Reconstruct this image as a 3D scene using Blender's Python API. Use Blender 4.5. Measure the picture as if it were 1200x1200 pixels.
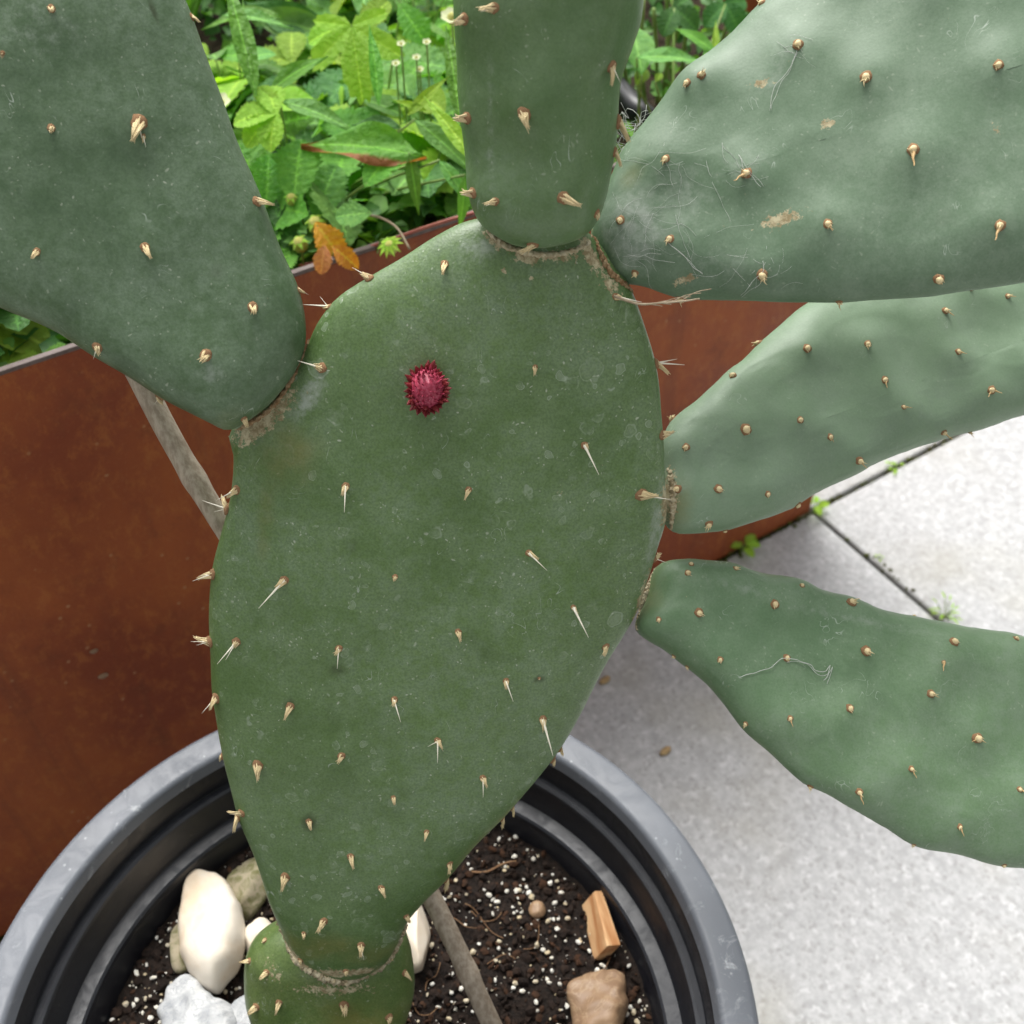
import bpy, bmesh, math, random
from mathutils import Vector, Matrix, noise
from mathutils.bvhtree import BVHTree
random.seed(7)
R = math.radians
for o in list(bpy.data.objects): bpy.data.objects.remove(o)
SC = bpy.context.scene
COL = SC.collection

# ------------------------------------------------------------------ camera, sky, sun, exposure
CAM_H, PITCH, FPX = 1.02, R(46), 1278.0
cam = bpy.data.cameras.new('camera'); camo = bpy.data.objects.new('camera', cam); COL.objects.link(camo)
camo.location = (0, 0, CAM_H); camo.rotation_euler = (R(90) - PITCH, 0, 0)
cam.sensor_width = 36; cam.sensor_fit = 'HORIZONTAL'; cam.lens = 36 * FPX / 1200
cam.clip_start = 0.01; cam.clip_end = 400
cam.dof.use_dof = True; cam.dof.focus_distance = 0.485; cam.dof.aperture_fstop = 13
SC.camera = camo
world = bpy.data.worlds.new('World'); SC.world = world; world.use_nodes = True
wn = world.node_tree.nodes; wl = world.node_tree.links; wn.clear()
SUN_EL, SUN_AZ = R(60), R(-22)          # azimuth from +Y, negative = to the left
sky = wn.new('ShaderNodeTexSky'); sky.sky_type = 'NISHITA'; sky.sun_disc = False
sky.sun_elevation = SUN_EL; sky.sun_rotation = SUN_AZ; sky.dust_density = 6; sky.air_density = 1.0; sky.ozone_density = 1
hs = wn.new('ShaderNodeHueSaturation'); hs.inputs['Saturation'].default_value = 0.08
bg = wn.new('ShaderNodeBackground'); bg.inputs['Strength'].default_value = 0.12
wo = wn.new('ShaderNodeOutputWorld')
wl.new(sky.outputs[0], hs.inputs['Color']); wl.new(hs.outputs[0], bg.inputs[0]); wl.new(bg.outputs[0], wo.inputs[0])
sl = bpy.data.lights.new('sun', 'SUN'); sl.energy = 1.5; sl.angle = R(38); sl.color = (1, .97, .92)
so = bpy.data.objects.new('sun', sl); COL.objects.link(so)
sd = Vector((math.sin(SUN_AZ) * math.cos(SUN_EL), math.cos(SUN_AZ) * math.cos(SUN_EL), math.sin(SUN_EL)))
so.rotation_euler = sd.to_track_quat('Z', 'Y').to_euler(); so.location = (0, 0, 5)
SC.view_settings.view_transform = 'Standard'; SC.view_settings.look = 'None'
SC.view_settings.exposure = 0.92; SC.view_settings.gamma = 1
SC.cycles.max_bounces = 5; SC.cycles.diffuse_bounces = 2; SC.cycles.glossy_bounces = 2; SC.cycles.transmission_bounces = 3

# ------------------------------------------------------------------ places measured from the photograph
CP, SP = math.cos(PITCH), math.sin(PITCH)
EYE = Vector((0, 0, CAM_H))
def ray(px, py):
    r, u = (px - 600) / FPX, (600 - py) / FPX
    return Vector((r, CP + u * SP, -SP + u * CP))
def P(px, py, depth): return EYE + ray(px, py) * depth
def at_z(px, py, z): d = ray(px, py); return EYE + d * ((z - CAM_H) / d.z)
def at_wall(px, py, off=0):
    d = ray(px, py); return EYE + d * ((WN_ + off) / d.dot(WNRM))
VIEW_R, VIEW_U, VIEW_B = Vector((1, 0, 0)), Vector((0, SP, CP)), Vector((0, -CP, SP))   # image right, up, back to the eye
WDIR = Vector((.8416, .54, 0)).normalized(); WNRM = Vector((-.54, .8416, 0)).normalized()
corner = at_z(948, 600, 0); WN_ = corner.dot(WNRM); WT = corner.dot(WDIR)
WALL_H = at_wall(430, 296).z
BED_Z = WALL_H - .045

# ------------------------------------------------------------------ helpers
def tag(o, label=None, cat=None, group=None, kind=None):
    if label: o['label'] = label
    if cat: o['category'] = cat
    if group: o['group'] = group
    if kind: o['kind'] = kind
    return o
def empty(name, loc):
    o = bpy.data.objects.new(name, None); COL.objects.link(o); o.location = loc; o.empty_display_size = .02
    return o
def link(o, parent=None):
    COL.objects.link(o)
    if parent is not None:
        o.parent = parent; o.matrix_parent_inverse = mw(parent).inverted()
    return o
def mw(o):
    m = o.matrix_basis.copy()
    if o.parent: m = mw(o.parent) @ o.matrix_parent_inverse @ m
    return m
def mesh(name, verts, faces, mats, smooth=True, mi=None):
    me = bpy.data.meshes.new(name); me.from_pydata([tuple(v) for v in verts], [], faces)
    for m in (mats if isinstance(mats, (list, tuple)) else [mats]): me.materials.append(m)
    if smooth: me.polygons.foreach_set('use_smooth', [True] * len(me.polygons))
    if mi: me.polygons.foreach_set('material_index', mi)
    me.update(); return me
def obj(name, me, parent=None, mat4=None):
    o = bpy.data.objects.new(name, me)
    if mat4 is not None: o.matrix_basis = mat4
    return link(o, parent)
def frame(z, x=None):
    z = z.normalized()
    if x is None or abs(z.dot(x.normalized())) > .98: x = Vector((1, 0, 0)) if abs(z.x) < .8 else Vector((0, 1, 0))
    x = (x - z * x.dot(z)).normalized(); y = z.cross(x)
    return Matrix((x, y, z)).transposed()
def mat4(loc, rot3, s=1):
    s = Vector((s, s, s)) if not isinstance(s, Vector) else s
    return Matrix.Translation(loc) @ rot3.to_4x4() @ Matrix.Diagonal(s.to_4d())
def catmull(pts, n, closed=True):
    L = len(pts); out = []
    segs = L if closed else L - 1
    for i in range(segs):
        if closed: p0, p1, p2, p3 = (pts[(i + k - 1) % L] for k in range(4))
        else: p0, p1, p2, p3 = pts[max(i - 1, 0)], pts[i], pts[i + 1], pts[min(i + 2, L - 1)]
        for k in range(12):
            t = k / 12
            out.append(.5 * (2 * p1 + (p2 - p0) * t + (2 * p0 - 5 * p1 + 4 * p2 - p3) * t * t + (3 * p1 - p0 - 3 * p2 + p3) * t ** 3))
    if not closed: out.append(pts[-1].copy())
    ring = out + [out[0]] if closed else out
    acc = [0]
    for a, b in zip(ring, ring[1:]): acc.append(acc[-1] + (b - a).length)
    res = []; j = 0; m = n if closed else n - 1
    for i in range(n):
        d = acc[-1] * i / m
        while j < len(acc) - 2 and acc[j + 1] < d: j += 1
        t = (d - acc[j]) / max(acc[j + 1] - acc[j], 1e-9)
        res.append(ring[j].lerp(ring[j + 1], min(t, 1)))
    return res
def tube_data(pts, rad, sides=6, V=None, F=None, cap=True):
    V = [] if V is None else V; F = [] if F is None else F
    n = len(pts); base = len(V); x = None
    for i, p in enumerate(pts):
        t = (pts[min(i + 1, n - 1)] - pts[max(i - 1, 0)])
        m = frame(t if t.length > 1e-9 else Vector((0, 0, 1)), x); x = m.col[0].copy()
        r = rad(i / (n - 1)) if callable(rad) else rad
        for k in range(sides):
            a = 2 * math.pi * k / sides
            V.append(p + m.col[0] * (r * math.cos(a)) + m.col[1] * (r * math.sin(a)))
    for i in range(n - 1):
        for k in range(sides):
            a = base + i * sides + k; b = base + i * sides + (k + 1) % sides
            F.append((a, b, b + sides, a + sides))
    if cap:
        F.append(tuple(base + k for k in reversed(range(sides)))); F.append(tuple(base + (n - 1) * sides + k for k in range(sides)))
    return V, F
def ico(sub):
    bm = bmesh.new(); bmesh.ops.create_icosphere(bm, subdivisions=sub, radius=1)
    V = [v.co.copy() for v in bm.verts]; F = [tuple(v.index for v in f.verts) for f in bm.faces]; bm.free(); return V, F
def box_data(c, ax, ay, az, bev=0):
    bm = bmesh.new(); bmesh.ops.create_cube(bm, size=2)
    for v in bm.verts: v.co = c + ax * v.co.x + ay * v.co.y + az * v.co.z
    if bev: bmesh.ops.bevel(bm, geom=bm.edges[:] , offset=bev, segments=2, affect='EDGES', profile=.5)
    bmesh.ops.recalc_face_normals(bm, faces=bm.faces)
    bm.verts.index_update()
    V = [v.co.copy() for v in bm.verts]; F = [tuple(v.index for v in f.verts) for f in bm.faces]; bm.free(); return V, F

# ------------------------------------------------------------------ materials
class NT:
    def __init__(s, name):
        s.m = bpy.data.materials.new(name); s.m.use_nodes = True; s.t = s.m.node_tree; s.t.nodes.clear()
        s.out = s.n('ShaderNodeOutputMaterial'); s.b = s.n('ShaderNodeBsdfPrincipled'); s.l(s.b.outputs[0], s.out.inputs[0])
        tc = s.n('ShaderNodeTexCoord'); s.co = tc.outputs['Object']
    def n(s, k): return s.t.nodes.new(k)
    def l(s, a, b): s.t.links.new(a, b)
    def put(s, sock, v):
        if hasattr(v, 'is_linked') or hasattr(v, 'links'): s.l(v, sock)
        elif isinstance(v, (tuple, list)) and len(v) == 3 and sock.type == 'RGBA': sock.default_value = (*v, 1)
        elif sock.type == 'RGBA' and isinstance(v, (int, float)): sock.default_value = (v, v, v, 1)
        else: sock.default_value = v
    def noise(s, scale, detail=3, rough=.55, co=None, dist=0):
        t = s.n('ShaderNodeTexNoise'); t.inputs['Scale'].default_value = scale; t.inputs['Detail'].default_value = detail
        t.inputs['Roughness'].default_value = rough; t.inputs['Distortion'].default_value = dist; s.l(co or s.co, t.inputs['Vector']); return t.outputs['Fac']
    def vor(s, scale, feat='F1', co=None):
        t = s.n('ShaderNodeTexVoronoi'); t.feature = feat; t.inputs['Scale'].default_value = scale; s.l(co or s.co, t.inputs['Vector']); return t
    def ramp(s, f, stops):
        r = s.n('ShaderNodeMapRange'); r.inputs['From Min'].default_value, r.inputs['From Max'].default_value = stops[0], stops[1]
        r.inputs['To Min'].default_value, r.inputs['To Max'].default_value = (stops[2], stops[3]) if len(stops) > 2 else (0, 1)
        r.interpolation_type = 'SMOOTHSTEP'; s.put(r.inputs['Value'], f); return r.outputs[0]
    def mix(s, f, a, b, mode='MIX'):
        m = s.n('ShaderNodeMix'); m.data_type = 'RGBA'; m.blend_type = mode; m.clamp_factor = True
        s.put(m.inputs[0], f); s.put(m.inputs[6], a); s.put(m.inputs[7], b); return m.outputs[2]
    def math(s, op, a, b=0.0):
        m = s.n('ShaderNodeMath'); m.operation = op; s.put(m.inputs[0], a); s.put(m.inputs[1], b); return m.outputs[0]
    def attr(s, name):
        a = s.n('ShaderNodeAttribute'); a.attribute_name = name; return a.outputs['Fac']
    def sep(s, col):
        a = s.n('ShaderNodeSeparateColor'); s.l(col, a.inputs[0]); return a.outputs
    def scale(s, v):
        m = s.n('ShaderNodeMapping'); m.inputs['Scale'].default_value = v; s.l(s.co, m.inputs[0]); return m.outputs[0]
    def bump(s, h, strength=.3, dist=.001, prev=None):
        b = s.n('ShaderNodeBump'); b.inputs['Strength'].default_value = strength; b.inputs['Distance'].default_value = dist
        s.l(h, b.inputs['Height'])
        if prev is not None: s.l(prev, b.inputs['Normal'])
        return b.outputs[0]
    def done(s, col, rough=.5, spec=.5, normal=None, **kw):
        s.put(s.b.inputs['Base Color'], col); s.put(s.b.inputs['Roughness'], rough); s.put(s.b.inputs['Specular IOR Level'], spec)
        if normal is not None: s.l(normal, s.b.inputs['Normal'])
        for k, v in kw.items(): s.put(s.b.inputs[k.replace('_', ' ')], v)
        return s.m

def pad_material(name, dark, mid, pale, bloom, grainy=.14, drops=.25, gloss=.36, fuzz=1.0):
    s = NT(name)
    wn_ = s.n('ShaderNodeTexNoise'); wn_.inputs['Scale'].default_value = 130; wn_.inputs['Detail'].default_value = 2; s.l(s.co, wn_.inputs['Vector'])
    va = s.n('ShaderNodeVectorMath'); va.operation = 'MULTIPLY_ADD'; s.l(wn_.outputs['Color'], va.inputs[0]); va.inputs[1].default_value = (.008,) * 3; s.l(s.co, va.inputs[2]); wco = va.outputs[0]
    big = s.noise(11, 3, .6); med = s.noise(48, 5, .7); grain = s.noise(1000, 1, .6); cell = s.vor(800)
    c = s.mix(s.ramp(big, (.34, .66)), dark, mid)
    c = s.mix(s.ramp(med, (.36, .74, 0, .5)), c, pale)
    fine = s.noise(210, 4, .75)
    # grey waxy bloom, rubbed off in places
    w = s.math('MULTIPLY', s.ramp(big, (.38, .62, .25, 1)), s.ramp(s.math('ADD', s.math('MULTIPLY', fine, .55), s.math('MULTIPLY', med, .45)), (.36, .68, 0, bloom)))
    c = s.mix(w, c, (.19, .26, .18))
    c = s.mix(s.ramp(s.noise(27, 2, .5, dist=.5), (.62, .74, 0, .4)), c, tuple(v * .72 for v in dark))
    c = s.mix(s.ramp(s.math('ADD', grain, s.math('MULTIPLY', cell.outputs['Distance'], -.35)), (.05, .5, .6 * fuzz, 0)), c, s.mix(1.0, c, (.55, .6, .55), 'MULTIPLY'))
    # dried water drops: broken pale rings and discs, in patches
    for sc, lo, amt in ((70, .5, .42 * drops), (150, .55, .62 * drops)):
        v = s.vor(sc, co=wco); rnd = s.sep(v.outputs['Color'])
        on = s.math('GREATER_THAN', rnd[0], lo)
        rad = s.math('MULTIPLY_ADD', rnd[1], .20); rad.node.inputs[2].default_value = .13
        dd = s.math('SUBTRACT', v.outputs['Distance'], rad)
        ring = s.ramp(s.math('ABSOLUTE', dd), (0, .05, 1, 0))
        disc = s.ramp(dd, (-.12, .02, .55, 0))
        brk = s.math('MULTIPLY', s.ramp(med, (.40, .58)), s.ramp(big, (.66, .45)))
        f = s.math('MULTIPLY', s.math('MULTIPLY', s.math('ADD', ring, disc), on), s.math('MULTIPLY', brk, amt))
        c = s.mix(f, c, (.34, .41, .31))
    # dust specks of uneven shape
    v = s.vor(330, co=wco); rnd = s.sep(v.outputs['Color'])
    f = s.math('MULTIPLY', s.math('MULTIPLY', s.math('GREATER_THAN', rnd[0], .87), s.ramp(fine, (.48, .6))), s.ramp(v.outputs['Distance'], (.08, .3, .55 * fuzz, 0)))
    c = s.mix(f, c, (.40, .44, .34))
    v = s.vor(620, co=wco); rnd = s.sep(v.outputs['Color'])
    f = s.math('MULTIPLY', s.math('MULTIPLY', s.math('GREATER_THAN', rnd[0], .90), s.ramp(med, (.42, .6))), s.ramp(v.outputs['Distance'], (.15, .4, .7 * fuzz, 0)))
    c = s.mix(f, c, (.44, .48, .38))
    # short fine scratches
    sc_ = s.noise(95, 1, .5, s.scale((1, 1, .55)), 1.6)
    scr = s.ramp(s.math('ABSOLUTE', s.math('SUBTRACT', sc_, .5)), (0, .010, .8, 0))
    c = s.mix(s.math('MULTIPLY', scr, s.ramp(s.noise(62, 2), (.60, .70))), c, (.36, .42, .35))
    # stains and corky scabs, each with a place of its own
    c = s.mix(s.ramp(s.math('MULTIPLY', s.attr('yellow'), s.math('ADD', s.math('MULTIPLY', med, 1.6), -.1)), (.12, .75, 0, .6)), c, (.17, .155, .03))
    c = s.mix(s.ramp(s.math('MULTIPLY', s.attr('dusty'), s.math('ADD', s.math('MULTIPLY', fine, 1.6), -.2)), (.15, .7, 0, .7)), c, (.34, .38, .33))
    tf = s.ramp(s.math('ADD', s.attr('scab'), s.math('MULTIPLY', s.math('SUBTRACT', s.noise(460, 3, .75), .5), 2.0)), (.42, .62))
    c = s.mix(tf, c, s.mix(s.ramp(fine, (.38, .62)), (.24, .19, .10), (.47, .42, .27)))
    c = s.mix(s.ramp(s.math('MULTIPLY', s.attr('wound'), s.math('ADD', med, .5)), (.15, .7, 0, .75)), c, (.032, .045, .014))
    n1 = s.bump(s.math('ADD', s.math('MULTIPLY', grain, .5), cell.outputs['Distance']), grainy, .0006)
    return s.done(c, s.mix(tf, s.mix(w, gloss, gloss + .2), .9), .45, n1)
MP = {
    'A': pad_material('pad_skin', (.084, .150, .043), (.114, .190, .060), (.158, .236, .094), .55, .12, 1.0),
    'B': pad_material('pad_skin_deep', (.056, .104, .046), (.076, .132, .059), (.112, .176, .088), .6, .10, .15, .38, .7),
    'C': pad_material('pad_skin_waxy', (.086, .156, .056), (.112, .188, .074), (.148, .224, .102), .5, .08, .05, .36, .45),
    'D': pad_material('pad_skin_grey', (.098, .165, .092), (.122, .192, .115), (.175, .250, .165), .75, .05, .1, .46, .4),
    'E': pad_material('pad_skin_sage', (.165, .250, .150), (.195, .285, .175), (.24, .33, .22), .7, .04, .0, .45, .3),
    'F': pad_material('pad_skin_fresh', (.100, .180, .086), (.130, .215, .108), (.178, .265, .155), .6, .05, .12, .42, .4),
    'G': pad_material('pad_skin_old', (.085, .145, .036), (.135, .185, .046), (.19, .23, .08), .3, .12, .2),
}
def simple(name, col, col2=None, sc=200, rough=.6, spec=.4, bump=0, bsc=None, **kw):
    s = NT(name); c = col
    if col2: c = s.mix(s.ramp(s.noise(sc, 4, .65), (.33, .67)), col, col2)
    nrm = s.bump(s.noise(bsc or sc * 2, 4, .65), .6, bump) if bump else None
    return s.done(c, rough, spec, nrm, **kw)
M_wool = simple('areole_wool', (.16, .085, .045), (.36, .22, .12), 700, .95, .1)
M_bris = simple('glochid_straw', (.78, .67, .40), (.58, .43, .22), 300, .6, .3)
M_spine = simple('spine_ivory', (.88, .84, .72), (.82, .76, .60), 90, .45, .4)
M_cork = simple('cork_callus', (.52, .47, .33), (.34, .27, .16), 330, .95, .1, .0015, 500)
M_line = simple('cork_brown', (.20, .115, .055), (.36, .27, .16), 300, .95, .1, .001)
M_web = simple('cobweb_silk', (.50, .52, .48), rough=.7)
M_bud = simple('bud_crimson', (.30, .014, .045), (.42, .07, .12), 700, .5, .5)
M_scale = simple('bud_scale_red', (.12, .011, .012), (.26, .03, .035), 300, .45, .5)
M_cane = None

# ------------------------------------------------------------------ setting: ground, paving
def mat_slab():
    s = NT('granite_slab'); ob = s.n('ShaderNodeObjectInfo')
    a = s.noise(120, 5, .75); b = s.noise(48, 5, .75); g = s.noise(6, 4, .6); v = s.vor(260)
    c = s.mix(s.ramp(a, (.36, .62)), (.365, .368, .368), (.475, .478, .48))
    c = s.mix(s.ramp(b, (.44, .66, 0, .75)), c, (.33, .333, .335))
    c = s.mix(s.ramp(s.noise(85, 3, .6), (.56, .66, 0, .8)), c, (.55, .553, .556))
    r = s.sep(v.outputs['Color'])
    c = s.mix(s.math('MULTIPLY', s.math('GREATER_THAN', r[0], .9), .55), c, (.28, .277, .27))
    c = s.mix(s.ramp(g, (.5, .75, 0, .45)), c, (.34, .325, .28))
    c = s.mix(s.ramp(s.noise(3.1, 3), (.54, .72, 0, .35)), c, (.33, .32, .25))
    n = s.bump(a, .35, .0012)
    return s.done(c, .72, .35, n)
M_slab = mat_slab()
def mat_joint():
    s = NT('joint_moss_earth')
    c = s.mix(s.ramp(s.noise(60, 4), (.4, .6)), (.055, .05, .035), (.075, .09, .02))
    return s.done(c, .95, .1, s.bump(s.noise(300, 4), .8, .003))
g = 60
tag(obj('ground', mesh('ground', [(-g, -g, -.012), (g, -g, -.012), (g, g, -.012), (-g, g, -.012)], [(0, 1, 2, 3)], mat_joint(), False)), kind='structure')
pave = tag(empty('paving', (0, 0, 0)), kind='structure')
SW = .86; gap = .0035
V, F = box_data(Vector((0, 0, -.02)), Vector((SW / 2 - gap, 0, 0)), Vector((0, SW / 2 - gap, 0)), Vector((0, 0, .02)), .003)
slab_me = mesh('paving_slab', V, F, M_slab, False)
wrot = Matrix((WDIR, WNRM, Vector((0, 0, 1)))).transposed()
for i in range(-4, 5):
    for j in range(-4, 4):
        if i < 0 and j in (0, 1): continue           # the planter stands here
        c = WDIR * (WT + .006 + SW * (i + .5)) + WNRM * (WN_ + SW * (j + .5) + (-.0005 if j < 0 else .0005))
        c.z = random.uniform(-.0012, .0008)
        obj('paving_slab', slab_me, pave, mat4(c, wrot @ Matrix.Rotation(math.pi / 2 * random.randrange(4), 3, 'Z')))

# ------------------------------------------------------------------ rusty steel planter with its earth
def mat_corten():
    s = NT('corten_steel')
    st = s.n('ShaderNodeMapping'); st.inputs['Scale'].default_value = (1, 1, .6); s.l(s.co, st.inputs[0])
    a = s.noise(95, 6, .75, st.outputs[0], .2); b = s.noise(5.5, 5, .6, dist=.5); f = s.noise(420, 3, .6)
    c = s.mix(s.ramp(b, (.35, .66)), (.205, .043, .015), (.305, .078, .020))
    c = s.mix(s.ramp(a, (.47, .68, 0, .42)), c, (.42, .145, .034))
    c = s.mix(s.ramp(s.noise(26, 5, .7), (.52, .75, 0, .55)), c, (.15, .036, .014))
    c = s.mix(s.ramp(f, (.55, .75, 0, .3)), c, (.33, .15, .06))
    c = s.mix(s.ramp(s.noise(34, 4, .65, s.scale((1, 1, .08))), (.52, .68, 0, .35)), c, (.13, .035, .016))
    v = s.vor(140); r = s.sep(v.outputs['Color'])
    c = s.mix(s.math('MULTIPLY', s.math('GREATER_THAN', r[0], .95), s.ramp(v.outputs['Distance'], (.1, .3, .6, 0))), c, (.42, .24, .12))
    n = s.bump(s.math('ADD', a, s.math('MULTIPLY', f, .6)), .35, .0015)
    return s.done(c, s.ramp(b, (.3, .7, .5, .68)), .3, n)
M_cort = mat_corten()
M_edge = simple('cut_steel_edge', (.13, .095, .085), (.09, .06, .05), 120, .6, .5)
BW, BL, th = 1.3, 3.2, .004
planter = tag(empty('planter', WDIR * (WT - BL / 2) + WNRM * (WN_ + BW / 2)), 'long raised garden bed with walls of rusty brown weathering steel', 'planter')
Z1 = Vector((0, 0, 1))
def panel(name, c, a, b, parent=planter):
    V, F = box_data(c + Z1 * (WALL_H / 2), a, b, Z1 * (WALL_H / 2), .0008)
    o = obj(name, mesh(name, V, F, M_cort, False), parent)
    return o
half = WDIR * (BL / 2)
fp = panel('front_panel', WDIR * (WT - BL / 2) + WNRM * (WN_ + th / 2), half, WNRM * (th / 2))
panel('back_panel', WDIR * (WT - BL / 2) + WNRM * (WN_ + BW), half, WNRM * (th / 2))
for t in (WT - th / 2 - .0005, WT - BL + th / 2 + .0005):
    panel('side_panel', WDIR * t + WNRM * (WN_ + BW / 2), WDIR * (th / 2), WNRM * (BW / 2 - th))
c0 = WDIR * (WT - BL / 2) + WNRM * (WN_ + th / 2) + Z1 * (WALL_H + .0016)
V, F = box_data(c0, half, WNRM * (th / 2 + .0004), Z1 * .0016, .0005)
obj('top_edge', mesh('top_edge', V, F, M_edge, False), planter)
# bed earth
M_bed = simple('bed_earth', (.022, .016, .010), (.05, .035, .022), 60, .95, .15, .01)
V, F = [], []; nx, ny = 90, 40
for j in range(ny + 1):
    for i in range(nx + 1):
        p = WDIR * (WT - BL + .012 + (BL - .024) * i / nx) + WNRM * (WN_ + .010 + (BW - .02) * j / ny)
        V.append((p.x, p.y, BED_Z + .015 * noise.noise(p * 18)))
for j in range(ny):
    for i in range(nx):
        a = j * (nx + 1) + i; F.append((a, a + 1, a + nx + 2, a + nx + 1))
tag(obj('bed_soil', mesh('bed_soil', V, F, M_bed)), 'dark garden earth filling the rusty raised bed', 'soil', kind='stuff')

# ------------------------------------------------------------------ pot
RZ = .40
PC = at_z(425, 1195, RZ); PC = Vector((PC.x, PC.y + .002, 0)); PR = .2165
def mat_pot(name, base, worn, wear, rough):
    s = NT(name)
    c = s.mix(s.ramp(s.noise(14, 4, .6), (.35, .7)), base, tuple(v * 1.25 for v in base))
    st = s.noise(55, 6, .75, dist=1.5)
    c = s.mix(s.math('MULTIPLY', s.ramp(st, (.54, .72)), s.ramp(s.noise(9, 3), (.42, .66, 0, wear))), c, worn)
    v = s.vor(260); r = s.sep(v.outputs['Color'])
    c = s.mix(s.math('MULTIPLY', s.math('GREATER_THAN', r[0], .95), s.ramp(v.outputs['Distance'], (.1, .3, .5, 0))), c, worn)
    return s.done(c, s.ramp(st, (.4, .7, rough, rough + .2)), .5, s.bump(s.noise(500, 3), .15, .0005))
M_rim = mat_pot('pot_rim_plastic', (.105, .115, .132), (.42, .44, .45), .9, .45)
M_body = mat_pot('pot_plastic', (.0075, .008, .011), (.05, .05, .047), .25, .36)
pot = tag(empty('plant_pot', PC), 'large round anthracite grey plastic pot with pale scuffed rim', 'plant pot')
def lathe(name, prof, m, parent, n=160):
    V, F = [], []; k = len(prof)
    for i in range(n):
        a = 2 * math.pi * i / n
        for r, z in prof: V.append((PC.x + r * math.cos(a), PC.y + r * math.sin(a), z))
    for i in range(n):
        for j in range(k - 1):
            a, b = i * k + j, ((i + 1) % n) * k + j; F.append((a, b, b + 1, a + 1))
    me = mesh(name, V, F, m); me.set_sharp_from_angle(angle=R(28))
    return obj(name, me, parent)
def arc(cx, cz, r, a0, a1, n=6): return [(cx + r * math.cos(R(a0 + (a1 - a0) * i / n)), cz + r * math.sin(R(a0 + (a1 - a0) * i / n))) for i in range(n + 1)]
rim = [(PR - .004, RZ - .046)] + [(PR, RZ - .044)] + arc(PR - .004, RZ - .004, .004, 0, 90) + arc(PR - .0175, RZ - .004, .004, 90, 170) + [(PR - .0222, RZ - .0065), (PR - .0230, RZ - .010)]
lathe('rim', rim, M_rim, pot)
SOIL_Z = RZ - .078
prof = [(.01, .003), (.148, .003), (.152, .006), (.192, RZ - .05), (PR - .0045, RZ - .0475), (PR - .0045, RZ - .044), (PR - .0205, RZ - .012)]
prof += [(PR - .0224, RZ - .0095), (PR - .0242, RZ - .028), (PR - .0250, RZ - .0292), (PR - .0290, RZ - .0295), (PR - .0302, RZ - .031)]
prof += [(PR - .0335, RZ - .053), (PR - .0345, RZ - .0545), (PR - .0420, RZ - .0552), (PR - .0435, RZ - .0572), (PR - .049, RZ - .09), (PR - .07, .03), (.01, .03)]
lathe('body', prof, M_body, pot)
M_ledge = mat_pot('pot_ledge_plastic', (.010, .0115, .016), (.06, .062, .065), .35, .38)
lathe('ledge', [(PR - .0246, RZ - .0305), (PR - .0248, RZ - .0286), (PR - .0285, RZ - .0283), (PR - .0302, RZ - .0292), (PR - .0308, RZ - .0315)], M_ledge, pot)
lathe('ledge', [(PR - .0338, RZ - .0560), (PR - .0340, RZ - .0538), (PR - .0425, RZ - .0544), (PR - .0440, RZ - .0556), (PR - .0444, RZ - .0590)], M_ledge, pot)

# ------------------------------------------------------------------ potting soil, perlite
SR = PR - .046
def soil_h(x, y):
    v = Vector((x, y, 0)); return SOIL_Z + .006 * noise.noise(v * 30) + .0035 * noise.noise(v * 90) + .002 * noise.noise(v * 230)
M_soil = simple('potting_soil', (.007, .005, .004), (.022, .014, .010), 260, .9, .25, .004, 420)
V, F = [(PC.x, PC.y, SOIL_Z)], []; nr, na = 70, 200
for j in range(1, nr + 1):
    for i in range(na):
        a = 2 * math.pi * i / na; x, y = PC.x + SR * j / nr * math.cos(a), PC.y + SR * j / nr * math.sin(a)
        V.append((x, y, soil_h(x, y)))
for i in range(na): F.append((0, 1 + i, 1 + (i + 1) % na))
for j in range(nr - 1):
    for i in range(na):
        a, b = 1 + j * na + i, 1 + j * na + (i + 1) % na; F.append((a, a + na, b + na, b))
tag(obj('potting_soil', mesh('potting_soil', V, F, M_soil)), 'dark peaty potting soil inside the grey pot', 'soil', kind='stuff')
IV, IF = ico(1)
def granules(name, n, rng, mats, label, flat=1.0, seedv=1, lift=.35):
    rnd = random.Random(seedv); V, F, mi = [], [], []
    for _ in range(n):
        a = rnd.uniform(0, 2 * math.pi); rr = SR * math.sqrt(rnd.random()) * .985
        x, y = PC.x + rr * math.cos(a), PC.y + rr * math.sin(a)
        if lift > .9 and noise.noise(Vector((x * 55, y * 55, 3))) + rnd.uniform(-.5, .5) < -.02: continue
        r = rng[0] + (rng[1] - rng[0]) * rnd.random() ** 2.6 if lift > .9 else rng[0] + (rng[1] - rng[0]) * rnd.random() ** 1.9
        q = Matrix.Rotation(rnd.uniform(0, 6.3), 3, 'Z') @ Matrix.Rotation(rnd.uniform(0, 6.3), 3, 'X')
        sx = Vector((1, rnd.uniform(.6, 1), rnd.uniform(.5, 1) * flat)); b = len(V)
        for v in IV:
            w = q @ Vector((v.x * sx.x, v.y * sx.y, v.z * sx.z)) * r * rnd.uniform(.75, 1.15)
            V.append(Vector((x, y, soil_h(x, y) + r * lift)) + w)
        F += [tuple(b + k for k in f) for f in IF]; mi += [rnd.randrange(len(mats))] * len(IF)
    tag(obj(name, mesh(name, V, F, mats, False, mi)), label, 'soil', kind='stuff')
M_per = simple('perlite', (.80, .78, .72), (.66, .62, .52), 300, .9, .2)
M_per2 = simple('perlite_stained', (.50, .40, .24), (.58, .52, .40), 300, .9, .2)
M_crumb = simple('peat_crumb', (.010, .0065, .005), (.026, .015, .010), 200, .9, .25)
M_crumb2 = simple('bark_crumb', (.055, .026, .014), (.032, .018, .011), 200, .9, .2)
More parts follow.
